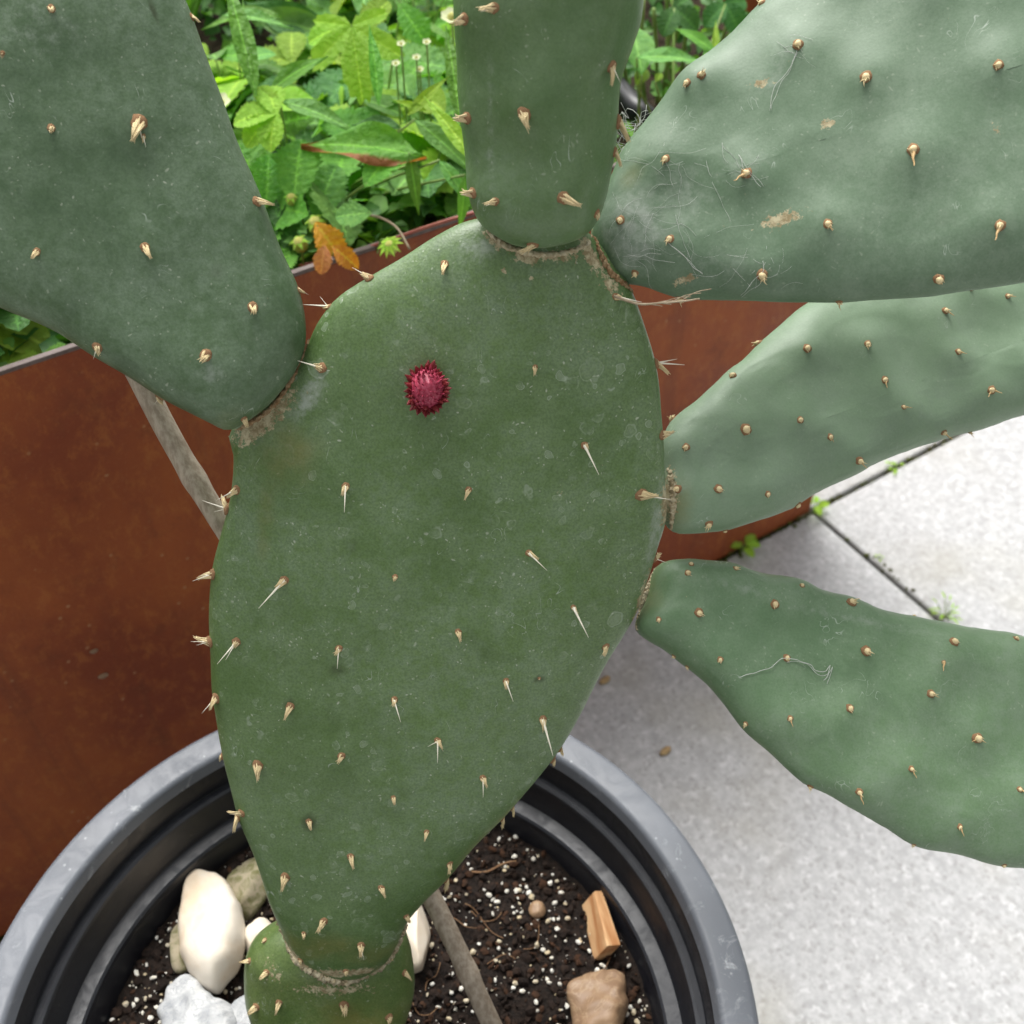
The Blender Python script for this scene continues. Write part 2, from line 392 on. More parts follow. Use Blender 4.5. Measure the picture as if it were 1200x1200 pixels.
granules('soil_crumbs', 6500, (.0007, .0042), [M_crumb, M_crumb, M_crumb, M_crumb2], 'dark crumbs of peat and bark in the pot', .6, 3)
granules('perlite', 6500, (.0004, .0024), [M_per, M_per, M_per2], 'white perlite grains scattered through the potting soil', .9, 5, 1.0)
V, F = [], []; rnd = random.Random(12)
M_root = simple('root_fibre', (.17, .085, .04), (.24, .14, .07), 200, .8)
roots = [[(550, 1022), (570, 1024), (590, 1014), (605, 1011)], [(552, 1068), (565, 1078), (580, 1078), (588, 1072)], [(545, 1060), (556, 1066), (575, 1090), (590, 1100)]]
for _ in range(9):
    x, y = rnd.uniform(500, 720), rnd.uniform(980, 1200); a = rnd.uniform(0, 6.3); pp = [(x, y)]
    for _ in range(3): a += rnd.uniform(-.9, .9); x += 13 * math.cos(a); y += 13 * math.sin(a); pp.append((x, y))
    roots.append(pp)
for k, pp in enumerate(roots):
    pts = []
    for x, y in pp:
        q = at_z(x, y, SOIL_Z); q.z = soil_h(q.x, q.y) + rnd.uniform(.001, .004); pts.append(q)
    if any((Vector((q.x, q.y)) - PC.xy).length > SR * .97 for q in pts): continue
    tube_data(catmull(pts, 14, False), (.0008 if k == 0 else .0003), 5, V, F)
tag(obj('root_fibres', mesh('root_fibres', V, F, M_root)), 'thin brown root fibres lying on the potting soil', 'roots', kind='stuff')

# ------------------------------------------------------------------ stones and wood chip on the soil
def stone_mat(name, a, b, sc=40, spec=.4, rough=.6, vein=None):
    s = NT(name); c = s.mix(s.ramp(s.noise(sc, 5, .65, dist=.6), (.35, .68)), a, b)
    if vein: c = s.mix(s.ramp(s.math('ABSOLUTE', s.math('SUBTRACT', s.noise(sc * 1.6, 4, .6, dist=2), .5)), (0, .03, .7, 0)), c, vein)
    return s.done(c, rough, spec, s.bump(s.noise(sc * 8, 4, .65), .4, .001))
S_cream = stone_mat('stone_cream', (.78, .71, .60), (.70, .56, .40), 22, .4, .5)
S_white = stone_mat('stone_marble', (.54, .545, .54), (.33, .34, .35), 60, .3, .7, (.24, .255, .275))
S_tan = stone_mat('stone_tan', (.30, .19, .105), (.22, .135, .08), 26, .45, .5, (.36, .25, .15))
S_moss = stone_mat('stone_mossy', (.36, .31, .22), (.15, .15, .06), 150, .2, .9)
def stone(px, py, size, ang, m, label, sd, zc, facet=.25, tiltx=0):
    V, F = ico(4); rnd = random.Random(sd); off = Vector((rnd.uniform(0, 9), rnd.uniform(0, 9), sd))
    cuts = [(Vector((rnd.gauss(0, 1), rnd.gauss(0, 1), rnd.gauss(0, .8))).normalized(), rnd.uniform(.62, .86)) for _ in range(9)]
    W = []
    for v in V:
        w = v * (1 + .16 * noise.noise(v * 1.1 + off) + .05 * noise.noise(v * 2.8 + off))
        for n_, d in cuts:
            e = w.dot(n_) - d
            if e > 0: w = w - n_ * e * (1 - facet)
        W.append(Vector((w.x * size[0], w.y * size[1], w.z * size[2])))
    p = at_z(px, py, SOIL_Z + zc)
    o = obj('stone', mesh('stone', W, F, m), None, mat4(p, Matrix.Rotation(R(ang), 3, 'Z') @ Matrix.Rotation(R(tiltx), 3, 'X')))
    tag(o, label, 'stone', 'stones lying on the potting soil'); return o
def flat_stone(outline, z, T, m, label, sd, rough=.0012):
    ring = catmull([at_z(x, y, SOIL_Z + z) for x, y in outline], 90); c = sum(ring, Vector()) / 90; off = Vector((sd, sd * .7, 0)); K = 18
    V, F = [], []
    for side in (1, -1):
        for k in range(K + 1):
            r = math.sin(math.pi / 2 * k / K)
            for p in ring:
                q = c + (p - c) * r; h = T * math.sqrt(max(0, 1 - r ** 3.6))
                e = noise.noise(q * 55 + off) * rough * 2.2 + noise.noise(q * 160 + off) * rough
                tilt = (q - c).dot(Vector((.25, -.2, 0))) if side == 1 else 0
                V.append(q + Vector((0, 0, side * h * (1 if side == 1 else 1.1) + (e + tilt) * (1 - r ** 4))) + (p - c).normalized() * e * r)
    n_ = 90
    for sd_ in (0, 1):
        b0 = sd_ * (K + 1) * n_
        for k in range(K):
            for i in range(n_):
                q = (b0 + k * n_ + i, b0 + (k + 1) * n_ + i, b0 + (k + 1) * n_ + (i + 1) % n_, b0 + k * n_ + (i + 1) % n_)
                F.append(q if sd_ else q[::-1])
    tag(obj('stone', mesh('stone', V, F, m)), label, 'stone', 'stones lying on the potting soil')
flat_stone([(216,1034),(230,1020),(258,1028),(279,1056),(286,1084),(282,1128),(264,1153),(252,1164),(232,1152),(213,1124),(211,1078)], .012, .016, S_cream, 'big smooth cream white oblong stone on the soil', 3, .0008)
flat_stone([(188,1205),(192,1170),(206,1153),(226,1149),(246,1160),(276,1182),(284,1215),(262,1245),(205,1245)], .012, .015, S_white, 'angular grey white marbled stone touching the cream stone', 5, .0022)
flat_stone([(664,1166),(668,1150),(698,1139),(722,1134),(735,1150),(733,1200),(722,1228),(684,1228),(668,1195)], .008, .011, S_tan, 'flat tan brown stone on the soil', 9, .0014)
stone(305, 1205, (.024, .022, .018), 40, S_white, 'pale grey stone tucked against the stubby base pad', 15, .010, .2)
stone(484, 1093, (.014, .024, .014), 12, S_cream, 'white stone with tan edge beside the cane', 21, .010, .1)
stone(290, 1040, (.016, .026, .012), -25, S_moss, 'crumbly mossy greenish stone behind the main pad', 41, .004, .15)
stone(214, 1112, (.009, .017, .009), 10, S_moss, 'small brownish pebble under the edge of the cream stone', 43, .004, .15)
stone(306, 1108, (.012, .017, .012), 20, S_cream, 'small tan cream stone against the base pad', 47, .006, .15)
stone(630, 1066, (.006, .006, .004), 20, S_tan, 'tiny reddish brown pebble in open soil', 51, .002, .4)
M_wood = NT('split_wood')
w_ = M_wood.noise(120, 4, .6, M_wood.scale((1, .12, 1)))
M_wood = M_wood.done(M_wood.mix(M_wood.ramp(w_, (.35, .65)), (.42, .19, .075), (.66, .42, .22)), .7, .3, M_wood.bump(w_, .5, .001))
V, F = box_data(Vector((0, 0, 0)), Vector((.0042, 0, 0)), Vector((.002, .019, 0)), Vector((0, 0, .010)), .0008)
V = [Vector((v.x * (1 - .25 * (v.y / .021)) + .001 * math.sin(v.y * 300), v.y, v.z + .0015 * math.sin(v.y * 210))) for v in V]
p = at_z(703, 1084, SOIL_Z + .008)
tag(obj('wood_chip', mesh('wood_chip', V, F, M_wood, False), None, mat4(p, Matrix.Rotation(R(14), 3, 'Z') @ Matrix.Rotation(R(24), 3, 'Y'))), 'split orange brown wood chip standing on edge in the soil', 'wood chip')

# ------------------------------------------------------------------ bamboo cane
s = NT('bamboo_cane')
fib = s.noise(60, 5, .65, s.scale((6, 6, .8)))
c = s.mix(s.ramp(fib, (.35, .65)), (.30, .24, .175), (.47, .40, .31))
c = s.mix(s.ramp(s.noise(45, 4), (.55, .72, 0, .6)), c, (.15, .11, .075))
M_cane = s.done(c, .55, .4, s.bump(fib, .4, .001))
pts = [at_z(618, 1286, SOIL_Z - .05), P(576, 1200, .645), P(505, 1050, .612), P(355, 770, .565), P(217, 543, .522), P(140, 398, .497), P(20, 190, .47)]
pts = catmull(pts, 260, False); L = len(pts) - 1
def crad(t):
    r = .0058 - .0004 * min(1, t * 1.3)
    for nd in (.20, .47, .74): r += .0007 * math.exp(-((t - nd) / .010) ** 2)
    return r
V, F = tube_data(pts, crad, 18)
tag(obj('bamboo_cane', mesh('bamboo_cane', V, F, M_cane)), 'weathered grey brown bamboo cane leaning through the pot behind the cactus', 'cane')

# ------------------------------------------------------------------ prickly pear
cactus = tag(empty('prickly_pear', at_z(385, 1215, SOIL_Z)), 'large grey green prickly pear cactus with flat spiny pads growing in the pot', 'cactus')
def plane3(pl):
    a, b, c = (P(*q) for q in pl); n = (b - a).cross(c - a).normalized()
    if n.dot(EYE - a) < 0: n = -n
    return a, n
def on_plane(px, py, pl):
    d = ray(px, py); return EYE + d * ((pl[0] - EYE).dot(pl[1]) / d.dot(pl[1]))
# a few tuft meshes shared by all areoles: woolly cushion with a brush of glochids (z = outwards, x = the way the brush leans)
def tuft(sd, n, ln, lean, spread=.25, button=False):
    rnd = random.Random(sd); V, F, mi = [], [], []
    iv, if_ = ico(2)
    V += [Vector((v.x * 1.0, v.y * .9, v.z * .55 + .05)) * (1 + .28 * noise.noise(v * 2.4 + Vector((sd, 0, 0)))) for v in iv]; F += if_; mi += [0] * len(if_)
    if button:
        k = len(V); V += [Vector((v.x * .62 + .12, v.y * .58, v.z * .55 + .45)) * (1 + .2 * noise.noise(v * 3 + Vector((0, sd, 0)))) for v in iv]; F += [tuple(k + q for q in f) for f in if_]; mi += [1] * len(if_)
    tip = Vector((lean * ln, 0, ln * .75))
    for _ in range(n):
        a = rnd.uniform(0, 6.3); r0 = .62 * math.sqrt(rnd.random())
        b = Vector((r0 * math.cos(a), r0 * math.sin(a), .30))
        e = b.lerp(tip * rnd.uniform(.7, 1.1), .9) + Vector((rnd.gauss(0, spread), rnd.gauss(0, spread), rnd.gauss(0, spread)))
        k = len(F); m_ = b.lerp(e, .5) + Vector((0, 0, .15))
        tube_data([b, m_, e], lambda t: .16 * (1 - t) + .03, 4, V, F); mi += [1] * (len(F) - k)
    return mesh('areole', V, F, [M_wool, M_bris], True, mi)
TUFT = [tuft(i, n, l, le, sp) for i, (n, l, le, sp) in enumerate([(20, 2.1, .9, .14), (26, 2.6, 1.0, .16), (14, 1.5, .7, .16), (20, 1.9, .6, .22), (5, 1.0, .3, .2), (24, 2.2, .8, .2)])]
BUTTON = [tuft(20 + i, n, l, le, sp, True) for i, (n, l, le, sp) in enumerate([(3, 1.3, .8, .3), (6, 1.5, .6, .3), (2, 1.0, 1.0, .3), (9, 1.8, .7, .4)])]
V, F = tube_data([Vector((0, 0, -.02)), Vector((0, 0, .12)), Vector((0, 0, .5)), Vector((0, 0, 1))], lambda t: .050 * (1 - t) + .006, 6)
SPINE = mesh('spine', V, F, M_spine)
M_curl = simple('dry_bristle', (.42, .25, .10), (.62, .46, .24), 400, .7, .3)
V, F = tube_data(catmull([Vector((0, 0, -.02)), Vector((.03, 0, .25)), Vector((-.02, .03, .55)), Vector((.05, -.02, .8)), Vector((.02, .03, 1))], 10, False), lambda t: .085 * (1 - t) + .02, 6)
CURL = mesh('spine', V, F, M_curl)

def make_pad(key, mkey, outline, pl, T, seg, areoles, bump_h, und, stains=(), tip=None):
    pl = plane3(pl); n = pl[1]
    ring = catmull([on_plane(x, y, pl) for x, y in outline], 240)
    s0, s1 = on_plane(*seg[0], pl), on_plane(*seg[1], pl); sv = s1 - s0
    K = 44; V, F = [], []; N = len(ring); info = []
    cen = [s0 + sv * max(0, min(1, (p - s0).dot(sv) / sv.length_squared)) for p in ring]
    # smooth the anchors so the fan closes evenly
    for _ in range(12): cen = [(cen[i - 1] + cen[i] * 2 + cen[(i + 1) % N]) / 4 for i in range(N)]
    rs = [math.sin(math.pi / 2 * k / K) for k in range(K + 1)]
    for side in (1, -1):
        for k in range(K + 1):
            if side == -1 and k == K: continue
            r = rs[k]
            for i in range(N):
                h = T * (.8 * math.sqrt(max(0, 1 - r ** 5)) + .2 * (1 - r * r))
                p = cen[i] + (ring[i] - cen[i]) * r
                out = (ring[i] - cen[i]).normalized()
                w = h / T
                V.append(p + n * (h * side)); info.append((n * side * w + out * (1 - w) * r).normalized() if (n * side * w + out * (1 - w) * r).length > 0 else n)
    def idx(side, k, i):
        i %= N
        return k * N + i if side == 1 else ((K + 1) * N + k * N + i if k < K else K * N + i)
    for side in (1, -1):
        for k in range(K):
            for i in range(N):
                q = (idx(side, k, i), idx(side, k + 1, i), idx(side, k + 1, i + 1), idx(side, k, i + 1))
                F.append(q if side == -1 else q[::-1])
    if (V[F[N * 20][1]] - V[F[N * 20][0]]).cross(V[F[N * 20][2]] - V[F[N * 20][0]]).dot(n) < 0: F = [f[::-1] for f in F]
    def cast(bv, x, y):
        h = bv.ray_cast(EYE, ray(x, y).normalized())
        if h[0] is None: h = bv.find_nearest(on_plane(x, y, pl))
        return h[0], h[1]
    bv = BVHTree.FromPolygons(V, F)
    hits = [cast(bv, a[0], a[1])[0] for a in areoles]
    sd = Vector((sum(map(ord, key)) * .37, 0, 0))
    amp = [bump_h * (.45 if abs((h - pl[0]).dot(n)) < T * .55 else 1.0) for h in hits]
    for i, v in enumerate(V):
        d = und * noise.noise(v * 17 + sd) + und * .5 * noise.noise(v * 41 + sd)
        for h, bh in zip(hits, amp):
            q = (v - h).length_squared
            if q < .0012: d += bh * math.exp(-q / (2 * .0085 ** 2)) - bh * .35 * math.exp(-q / (2 * .019 ** 2))
        V[i] = v + info[i] * d
    bv = BVHTree.FromPolygons(V, F)
    me = mesh('pad', V, F, MP[mkey])
    for nm in ('scab', 'yellow', 'dusty', 'wound'):
        at = me.attributes.new(nm, 'FLOAT', 'POINT'); val = [0.0] * len(V)
        for kind, x, y, rx, ry, ang, amp in stains:
            if kind != nm: continue
            c, nn = cast(bv, x, y); sc = (c - EYE).dot(-VIEW_B) / FPX
            ca, sa = math.cos(R(ang)), math.sin(R(ang))
            for i, v in enumerate(V):
                d = v - c
                if d.length > max(rx, ry) * sc * 3.5: continue
                X, Y = d.dot(VIEW_R) / sc, -d.dot(VIEW_U) / sc
                e = ((X * ca + Y * sa) / rx) ** 2 + ((-X * sa + Y * ca) / ry) ** 2
                val[i] = max(val[i], amp * math.exp(-e))
        at.data.foreach_set('value', val)
    po = obj('pad', me, cactus)
    rnd = random.Random(sum(map(ord, key)))
    for a in areoles:
        x, y = a[0], a[1]; size = a[2]; spines = a[3:]
        p, nn = cast(bv, x, y); sc = (p - EYE).dot(-VIEW_B) / FPX
        if nn.dot(EYE - p) < 0 and False: nn = -nn
        lean = -VIEW_U if not spines else (VIEW_R * spines[0][0] - VIEW_U * spines[0][1]).normalized()
        lean = lean + VIEW_R * rnd.uniform(-.6, .6) + VIEW_U * rnd.uniform(-.2, .3)
        kind = a[2] if False else None
        v = TUFT[4] if size < .75 else TUFT[rnd.choice((0, 1, 2, 3, 5))] if size < 1.35 else TUFT[rnd.choice((1, 5))]
        v = rnd.choice(BUTTON) if key in 'DEF' else v
        m3 = frame(nn, lean)
        obj('areole', v, po, mat4(p - nn * .0003, m3, .00195 * size * rnd.uniform(.8, 1.2) * (sc / .00038) ** .6))
        for sp in spines:
            d = VIEW_R * sp[0] - VIEW_U * sp[1]; l = d.length * sc
            d = d.normalized() - nn * min(0, d.normalized().dot(nn)) + nn * .35
            l /= max(.5, math.sqrt(max(.05, 1 - d.normalized().dot(VIEW_B) ** 2)))
            obj('spine', CURL if key in 'DEF' else SPINE, po, mat4(p + nn * .0006, frame(d), Vector((min(l, .017), min(l, .017), l)) if True else l))
    return po, bv, pl, cast

A_out = [(600,252),(650,255),(690,272),(715,302),(735,330),(750,365),(763,402),(771,440),(775,490),(777,540),(780,580),(780,612),(770,645),(759,682),(748,715),(733,742),(712,775),(690,820),(665,865),(632,908),(600,942),(560,985),(525,1025),(495,1055),(478,1080),(468,1106),(450,1130),(420,1144),(393,1146),(365,1135),(342,1112),(326,1080),(312,1045),(295,995),(277,945),(264,895),(254,845),(248,790),(246,735),(248,685),(256,635),(266,590),(271,555),(272,530),(268,508),(290,480),(328,443),(358,408),(372,380),(395,350),(425,328),(470,300),(515,273),(550,257)]
A_ar = [(521,310,1.1),(377,431,1.2,(-30,-10)),(627,431,.8),(405,570,1.2,(0,30)),(549,574,.8),(685,522,1.1,(16,34)),(620,648,1,(22,18)),(333,680,1.1,(-28,30)),(463,676,1),(672,712,1,(17,33)),(537,741,1),(397,760,.9,(-1,22)),(277,752,1.2,(-20,24),(-10,20)),(593,798,1,(9,22)),(340,828,1),(462,820,.9,(9,24)),(636,843,1,(10,40)),(513,868,.9,(0,24),(-12,4)),(400,886,.9),(302,897,1.3),(566,912,1,(-1,20)),(461,935,.9),(362,963,.8),(500,975,.9),(411,1004,1.1),(334,1028,1.2),(447,1041,1.1),(379,1080,1.2),(423,1108,1.1,(4,14)),(352,1125,1),(405,1138,1),(527,1013,1.2),(529,1034,1.2),(598,965,1.2),(602,947,1.2),(661,880,1.2),(656,894,1.1),(752,580,1.4,(32,2)),(277,574,1.2,(-20,13)),(264,596,1.3,(-28,-10),(-14,6)),(249,673,1.3,(-14,2),(-20,10)),(246,752,1.3,(-20,-2),(-14,4)),(253,818,1.3,(-12,18)),(258,886,1.1),(279,957,1.2),(283,953,1,(-12,-2)),(710,758,.9),(632,795,.6),(771,425,1.4,(32,6),(24,-4)),(769,655,1.1,(14,6)),(433,326,1.1,(-20,-8)),(383,358,1.2,(-28,4),(-8,-12)),(722,348,1.2,(28,8)),(476,1074,1),(776,510,1.2,(10,-2)),(460,1118,.9),(356,1094,.8)]
A_pl = [(400,1150,.589),(640,280,.457),(250,700,.508)]
A_st = [('scab',300,500,36,15,-34,1.0),('scab',332,474,28,13,-48,.8),('scab',585,280,20,12,30,1.0),('scab',618,302,18,8,5,1.1),('scab',655,300,34,6,-4,.9),('scab',692,298,9,24,-25,1.1),('scab',715,332,10,18,-35,.8),
        ('scab',784,590,10,30,0,1.0),('scab',757,700,7,45,14,.8),('scab',400,1141,62,7,0,.9),('scab',345,1120,7,24,-32,.9),('scab',590,573,0.1,0.1,0,0),('scab',658,573,11,3,4,.8),('scab',622,326,5,5,0,.8),('scab',589,318,4,4,0,.8),
        ('yellow',335,535,45,50,30,.8),('yellow',312,600,14,70,8,.7),('yellow',370,1110,80,26,0,.75),('yellow',440,1120,70,20,0,.6),('dusty',362,465,16,34,35,1.0),('dusty',560,290,34,26,0,.7),('dusty',770,620,14,80,8,.8),('dusty',690,560,60,8,-5,.5),
        ('wound',395,785,15,11,0,.6),('wound',362,964,10,13,0,.9),('wound',340,826,8,10,0,.8),('wound',632,795,5,5,0,.9),('wound',414,640,9,14,0,.5)]
B_out = [(215,0),(240,60),(265,125),(290,195),(315,255),(340,310),(352,345),(358,380),(356,408),(343,438),(318,472),(290,495),(267,505),(245,495),(215,478),(175,455),(125,425),(70,390),(0,360),(-80,322),(-170,260),(-230,170),(-240,60),(-180,-80),(-60,-180),(80,-170),(170,-90)]
B_ar = [(163,144,1.7,(4,20)),(168,160,.8,(4,14)),(170,290,1.2),(43,295,.9),(296,360,1.2),(241,416,1.2),(301,236,1.2,(7,2)),(114,407,1.3,(-2,14)),(286,491,1.1),(184,470,1.2,(-6,8)),(350,340,.9,(8,8)),(3,62,.6),(225,20,.9),(60,150,.9),(-60,200,1),(-100,60,1),(60,10,1),(-20,-70,1),(120,-80,1),(-90,320,1)]
B_st = [('dusty',250,440,25,14,20,.6),('wound',255,318,15,20,30,.35),('wound',282,395,50,14,5,.3),('yellow',270,490,40,16,-30,.5),('dusty',45,30,70,50,20,.45),('wound',180,12,3,16,-20,.9),('scab',3,62,5,5,0,.9)]
C_out = [(545,0),(541,-60),(560,-140),(640,-200),(720,-150),(752,-60),(749,15),(736,60),(724,100),(721,150),(717,200),(708,243),(690,276),(660,289),(622,290),(592,279),(570,260),(557,230),(551,190),(547,130),(544,60)]
C_ar = [(578,9,1.4,(-14,5)),(614,134,1.4,(0,9)),(717,78,1.5,(6,20)),(724,143,1.7,(3,14)),(580,236,1.3,(-10,6)),(661,232,1.3,(7,6)),(547,138,1.3,(-9,1)),(554,226,1.2,(-12,2)),(624,287,1.2,(-9,2)),(699,250,1.3,(0,8)),(720,178,1.2),(544,22,1.2,(-9,3)),(650,-60,1.2),(740,-60,1.2)]
D_out = [(692,285),(700,240),(715,205),(730,175),(760,140),(800,95),(850,45),(895,0),(960,-60),(1060,-130),(1180,-160),(1320,-130),(1420,-20),(1440,120),(1390,240),(1300,308),(1200,333),(1100,347),(980,356),(880,354),(800,348),(750,336),(712,325)]
D_ar = [(935,52,1.3),(1015,90,1.2),(1170,76,1.2),(1070,175,1.3,(0,24)),(780,186,1.1),(875,203,1.3,(-16,12)),(727,258,1),(785,280,1),(970,262,1.2,(5,10)),(1172,264,1.2,(-9,20)),(893,322,1.2,(6,6)),(1100,327,1.2,(4,6)),(822,88,1.1,(5,-4)),(805,97,1.1),(744,320,1),(797,349,.9),(983,358,1.1,(2,8)),(1260,160,1.2),(1280,20,1.2),(1090,-20,1.2),(1000,-50,1.2),(1200,-60,1.2),(1340,250,1.2),(893,3,1.1)]
D_st = [('scab',915,257,24,8,-14,1.1),('scab',970,146,10,6,-35,.9),('scab',893,98,11,7,-10,.9),('scab',803,327,14,5,-10,.9),('scab',1170,150,5,15,10,.75),('scab',700,290,6,40,-25,.5),('dusty',745,265,45,60,0,.9),('dusty',870,195,60,30,-20,.5),('dusty',800,230,60,60,0,.55),('dusty',910,80,20,60,25,.5),('yellow',740,205,30,16,-50,.5),('dusty',840,310,80,30,0,.45),('wound',1108,255,30,20,-30,.3)]
E_out = [(771,560),(772,522),(790,492),(820,465),(860,430),(900,395),(940,362),(990,330),(1080,290),(1200,260),(1330,260),(1430,310),(1440,390),(1360,440),(1200,488),(1100,515),(1030,545),(960,580),(880,611),(830,624),(790,627),(771,600)]
E_ar = [(946,408,1.1),(1017,403,1),(1037,445,1,(-1,11)),(1123,412,.9,(8,4)),(1108,364,.9,(6,9)),(1181,347,.9,(8,2)),(1162,457,1,(-8,9),(10,5)),(1059,477,.8,(8,3)),(938,492,1.1),(874,503,1.3),(973,512,1,(2,7)),(1007,540,1,(7,9)),(1106,507,.9,(9,7)),(842,573,1.1),(804,524,1),(900,579,1),(935,591,1),(831,614,1),(859,440,1.1),(887,400,1,(-6,2)),(851,625,.9),(788,492,1,(-6,-3)),(794,573,.9),(1138,338,.8),(1140,517,.7,(5,4)),(1210,420,1),(1200,290,1),(1290,360,1)]
F_out = [(768,665),(800,661),(850,664),(920,680),(1000,705),(1080,722),(1150,740),(1200,747),(1300,765),(1400,820),(1440,900),(1400,980),(1300,1015),(1190,1016),(1100,1003),(1040,975),(980,938),(940,915),(905,885),(870,845),(830,800),(790,770),(745,740),(752,705)]
F_ar = [(806,671,1),(819,718,1.1),(908,708,1.2),(772,726,.9),(788,771,.8),(844,773,1),(922,771,1),(998,706,1.1),(1015,763,1.2),(1118,752,1.3),(1091,813,1,(7,5)),(996,830,1),(926,842,1,(2,9)),(1145,865,1.2,(8,5),(-8,4)),(1068,901,1,(3,10)),(1007,928,1,(4,13)),(1195,925,1,(6,7)),(1125,969,1,(2,10)),(797,794,.8),(874,848,.8),(949,923,.8),(1071,990,.8),(1177,1014,.8),(810,661,.8),(862,666,.8),(940,686,.8),(1071,721,.8),(1191,748,.9),(1280,860,1),(1300,960,1),(1106,776,.6,(-4,10))]
G_out = [(287,1130),(297,1106),(320,1089),(360,1076),(420,1072),(465,1083),(482,1108),(488,1142),(484,1176),(470,1210),(452,1256),(445,1310),(432,1370),(390,1400),(345,1370),(328,1310),(316,1262),(300,1214),(286,1170)]
G_ar = [(312,1140,1.1,(-5,8)),(292,1126,1,(-6,2)),(327,1175,1),(403,1178,1.2),(456,1192,1.1),(474,1140,1,(4,4)),(300,1180,1,(-4,2)),(360,1215,1),(310,1102,.9)]
padA = make_pad('A', 'A', A_out, A_pl, .0160, ((400,1040),(560,470)), A_ar, .0006, .0012, A_st)
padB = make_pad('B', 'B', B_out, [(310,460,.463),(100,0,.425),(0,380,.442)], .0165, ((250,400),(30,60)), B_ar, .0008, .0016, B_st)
padC = make_pad('C', 'C', C_out, [(630,290,.447),(650,0,.402),(560,200,.443)], .024, ((632,215),(648,-80)), C_ar, .0016, .0022, [('dusty',575,150,8,120,0,.5)])
padD = make_pad('D', 'D', D_out, [(715,270,.470),(1200,330,.428),(1000,0,.452)], .0175, ((800,240),(1250,80)), D_ar, .0026, .0018, D_st)
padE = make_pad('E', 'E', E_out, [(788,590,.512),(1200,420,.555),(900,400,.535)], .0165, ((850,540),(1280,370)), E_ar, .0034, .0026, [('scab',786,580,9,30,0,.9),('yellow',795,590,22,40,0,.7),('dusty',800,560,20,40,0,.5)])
padF = make_pad('F', 'F', F_out, [(752,705,.527),(950,920,.515),(1200,800,.545)], .0175, ((820,715),(1280,890)), F_ar, .0030, .0032, [('yellow',765,690,20,40,20,.6),('dusty',1000,725,150,10,12,.5),('dusty',870,690,60,10,12,.5)])
padG = make_pad('G', 'G', G_out, [(390,1140,.610),(390,1340,.640),(300,1200,.618)], .022, ((385,1130),(385,1310)), G_ar, .0010, .0025, [('scab',390,1160,60,8,0,.7),('scab',320,1140,12,20,-30,.5),('yellow',420,1200,60,40,0,.9)])

# corky callus where one pad grows from another
def callus(pts, bv_pad, rad, m=M_cork, sd=0, lift=0.0):
    _, bv, pl, cast = bv_pad; q = []
    for a in pts:
        p, nn = cast(bv, *a); q.append(p + nn * lift)
    q = catmull(q, 160, False)
    V, F = tube_data(q, lambda t: rad * (.35 + .65 * math.sin(math.pi * min(1, max(0, t))) ** .5), 10)
    V = [v + Vector((noise.noise(v * 700), noise.noise(v * 700 + Vector((5, 0, 0))), noise.noise(v * 700 + Vector((0, 7, 0))))) * rad * .8 for v in V]
    obj('callus', mesh('callus', V, F, m), cactus)
callus([(263,512),(290,498),(318,478),(342,445),(356,414),(359,396)], padA, .0011, M_line)
callus([(563,255),(576,275),(596,290),(622,297),(655,298),(685,288),(698,272)], padA, .0013)
callus([(697,272),(703,296),(716,320),(735,336),(748,342)], padA, .0013, M_line)
callus([(784,548),(789,575),(789,600),(784,625)], padE, .0016)
callus([(768,664),(760,690),(751,715),(744,740)], padF, .0014)
callus([(321,1078),(332,1104),(350,1126),(376,1143),(405,1150),(435,1143),(458,1126),(474,1100),(480,1082)], padA, .0024)

# ------------------------------------------------------------------ flower bud
p, nn = padA[3](padA[1], 498, 460)
bn = (nn + VIEW_U * .50 + VIEW_R * .16).normalized(); bm3 = frame(bn, VIEW_U)
bl = .0175; br = .0078
V, F = [], []; prof = [(0, .5), (.1, .78), (.3, .98), (.5, 1.0), (.68, .88), (.82, .66), (.93, .38), (1, .0)]
N = 28
for h, r in prof:
    for i in range(N):
        a = 2 * math.pi * i / N; V.append(Vector((br * 1.1 * r * math.cos(a), br * .9 * r * math.sin(a), bl * h - .002)))
for j in range(len(prof) - 1):
    for i in range(N): a, b = j * N + i, j * N + (i + 1) % N; F.append((a, b, b + N, a + N))
bud = obj('flower_bud', mesh('flower_bud', V, F, M_bud), cactus, mat4(p, bm3)); bud['label'] = 'small crimson flower bud covered in pointed scales'
def scale_mesh(m):
    V, F = [], []
    for t, w, b in [(0, .30, 0), (.3, .36, .08), (.6, .28, .10), (.85, .13, .05), (1, .02, 0)]:
        V += [Vector((-w, -.05, t)), Vector((0, .10 + b, t)), Vector((w, -.05, t)), Vector((0, -.12, t))]
    for j in range(4):
        for k in range(4): a, b = j * 4 + k, j * 4 + (k + 1) % 4; F.append((a, b, b + 4, a + 4))
    F += [(16, 17, 18, 19), (3, 2, 1, 0)]
    return mesh('scale', V, F, m)
SCM = [scale_mesh(M_scale), scale_mesh(M_bud)]
rnd = random.Random(3); base4 = mat4(p, bm3); n_s = 96
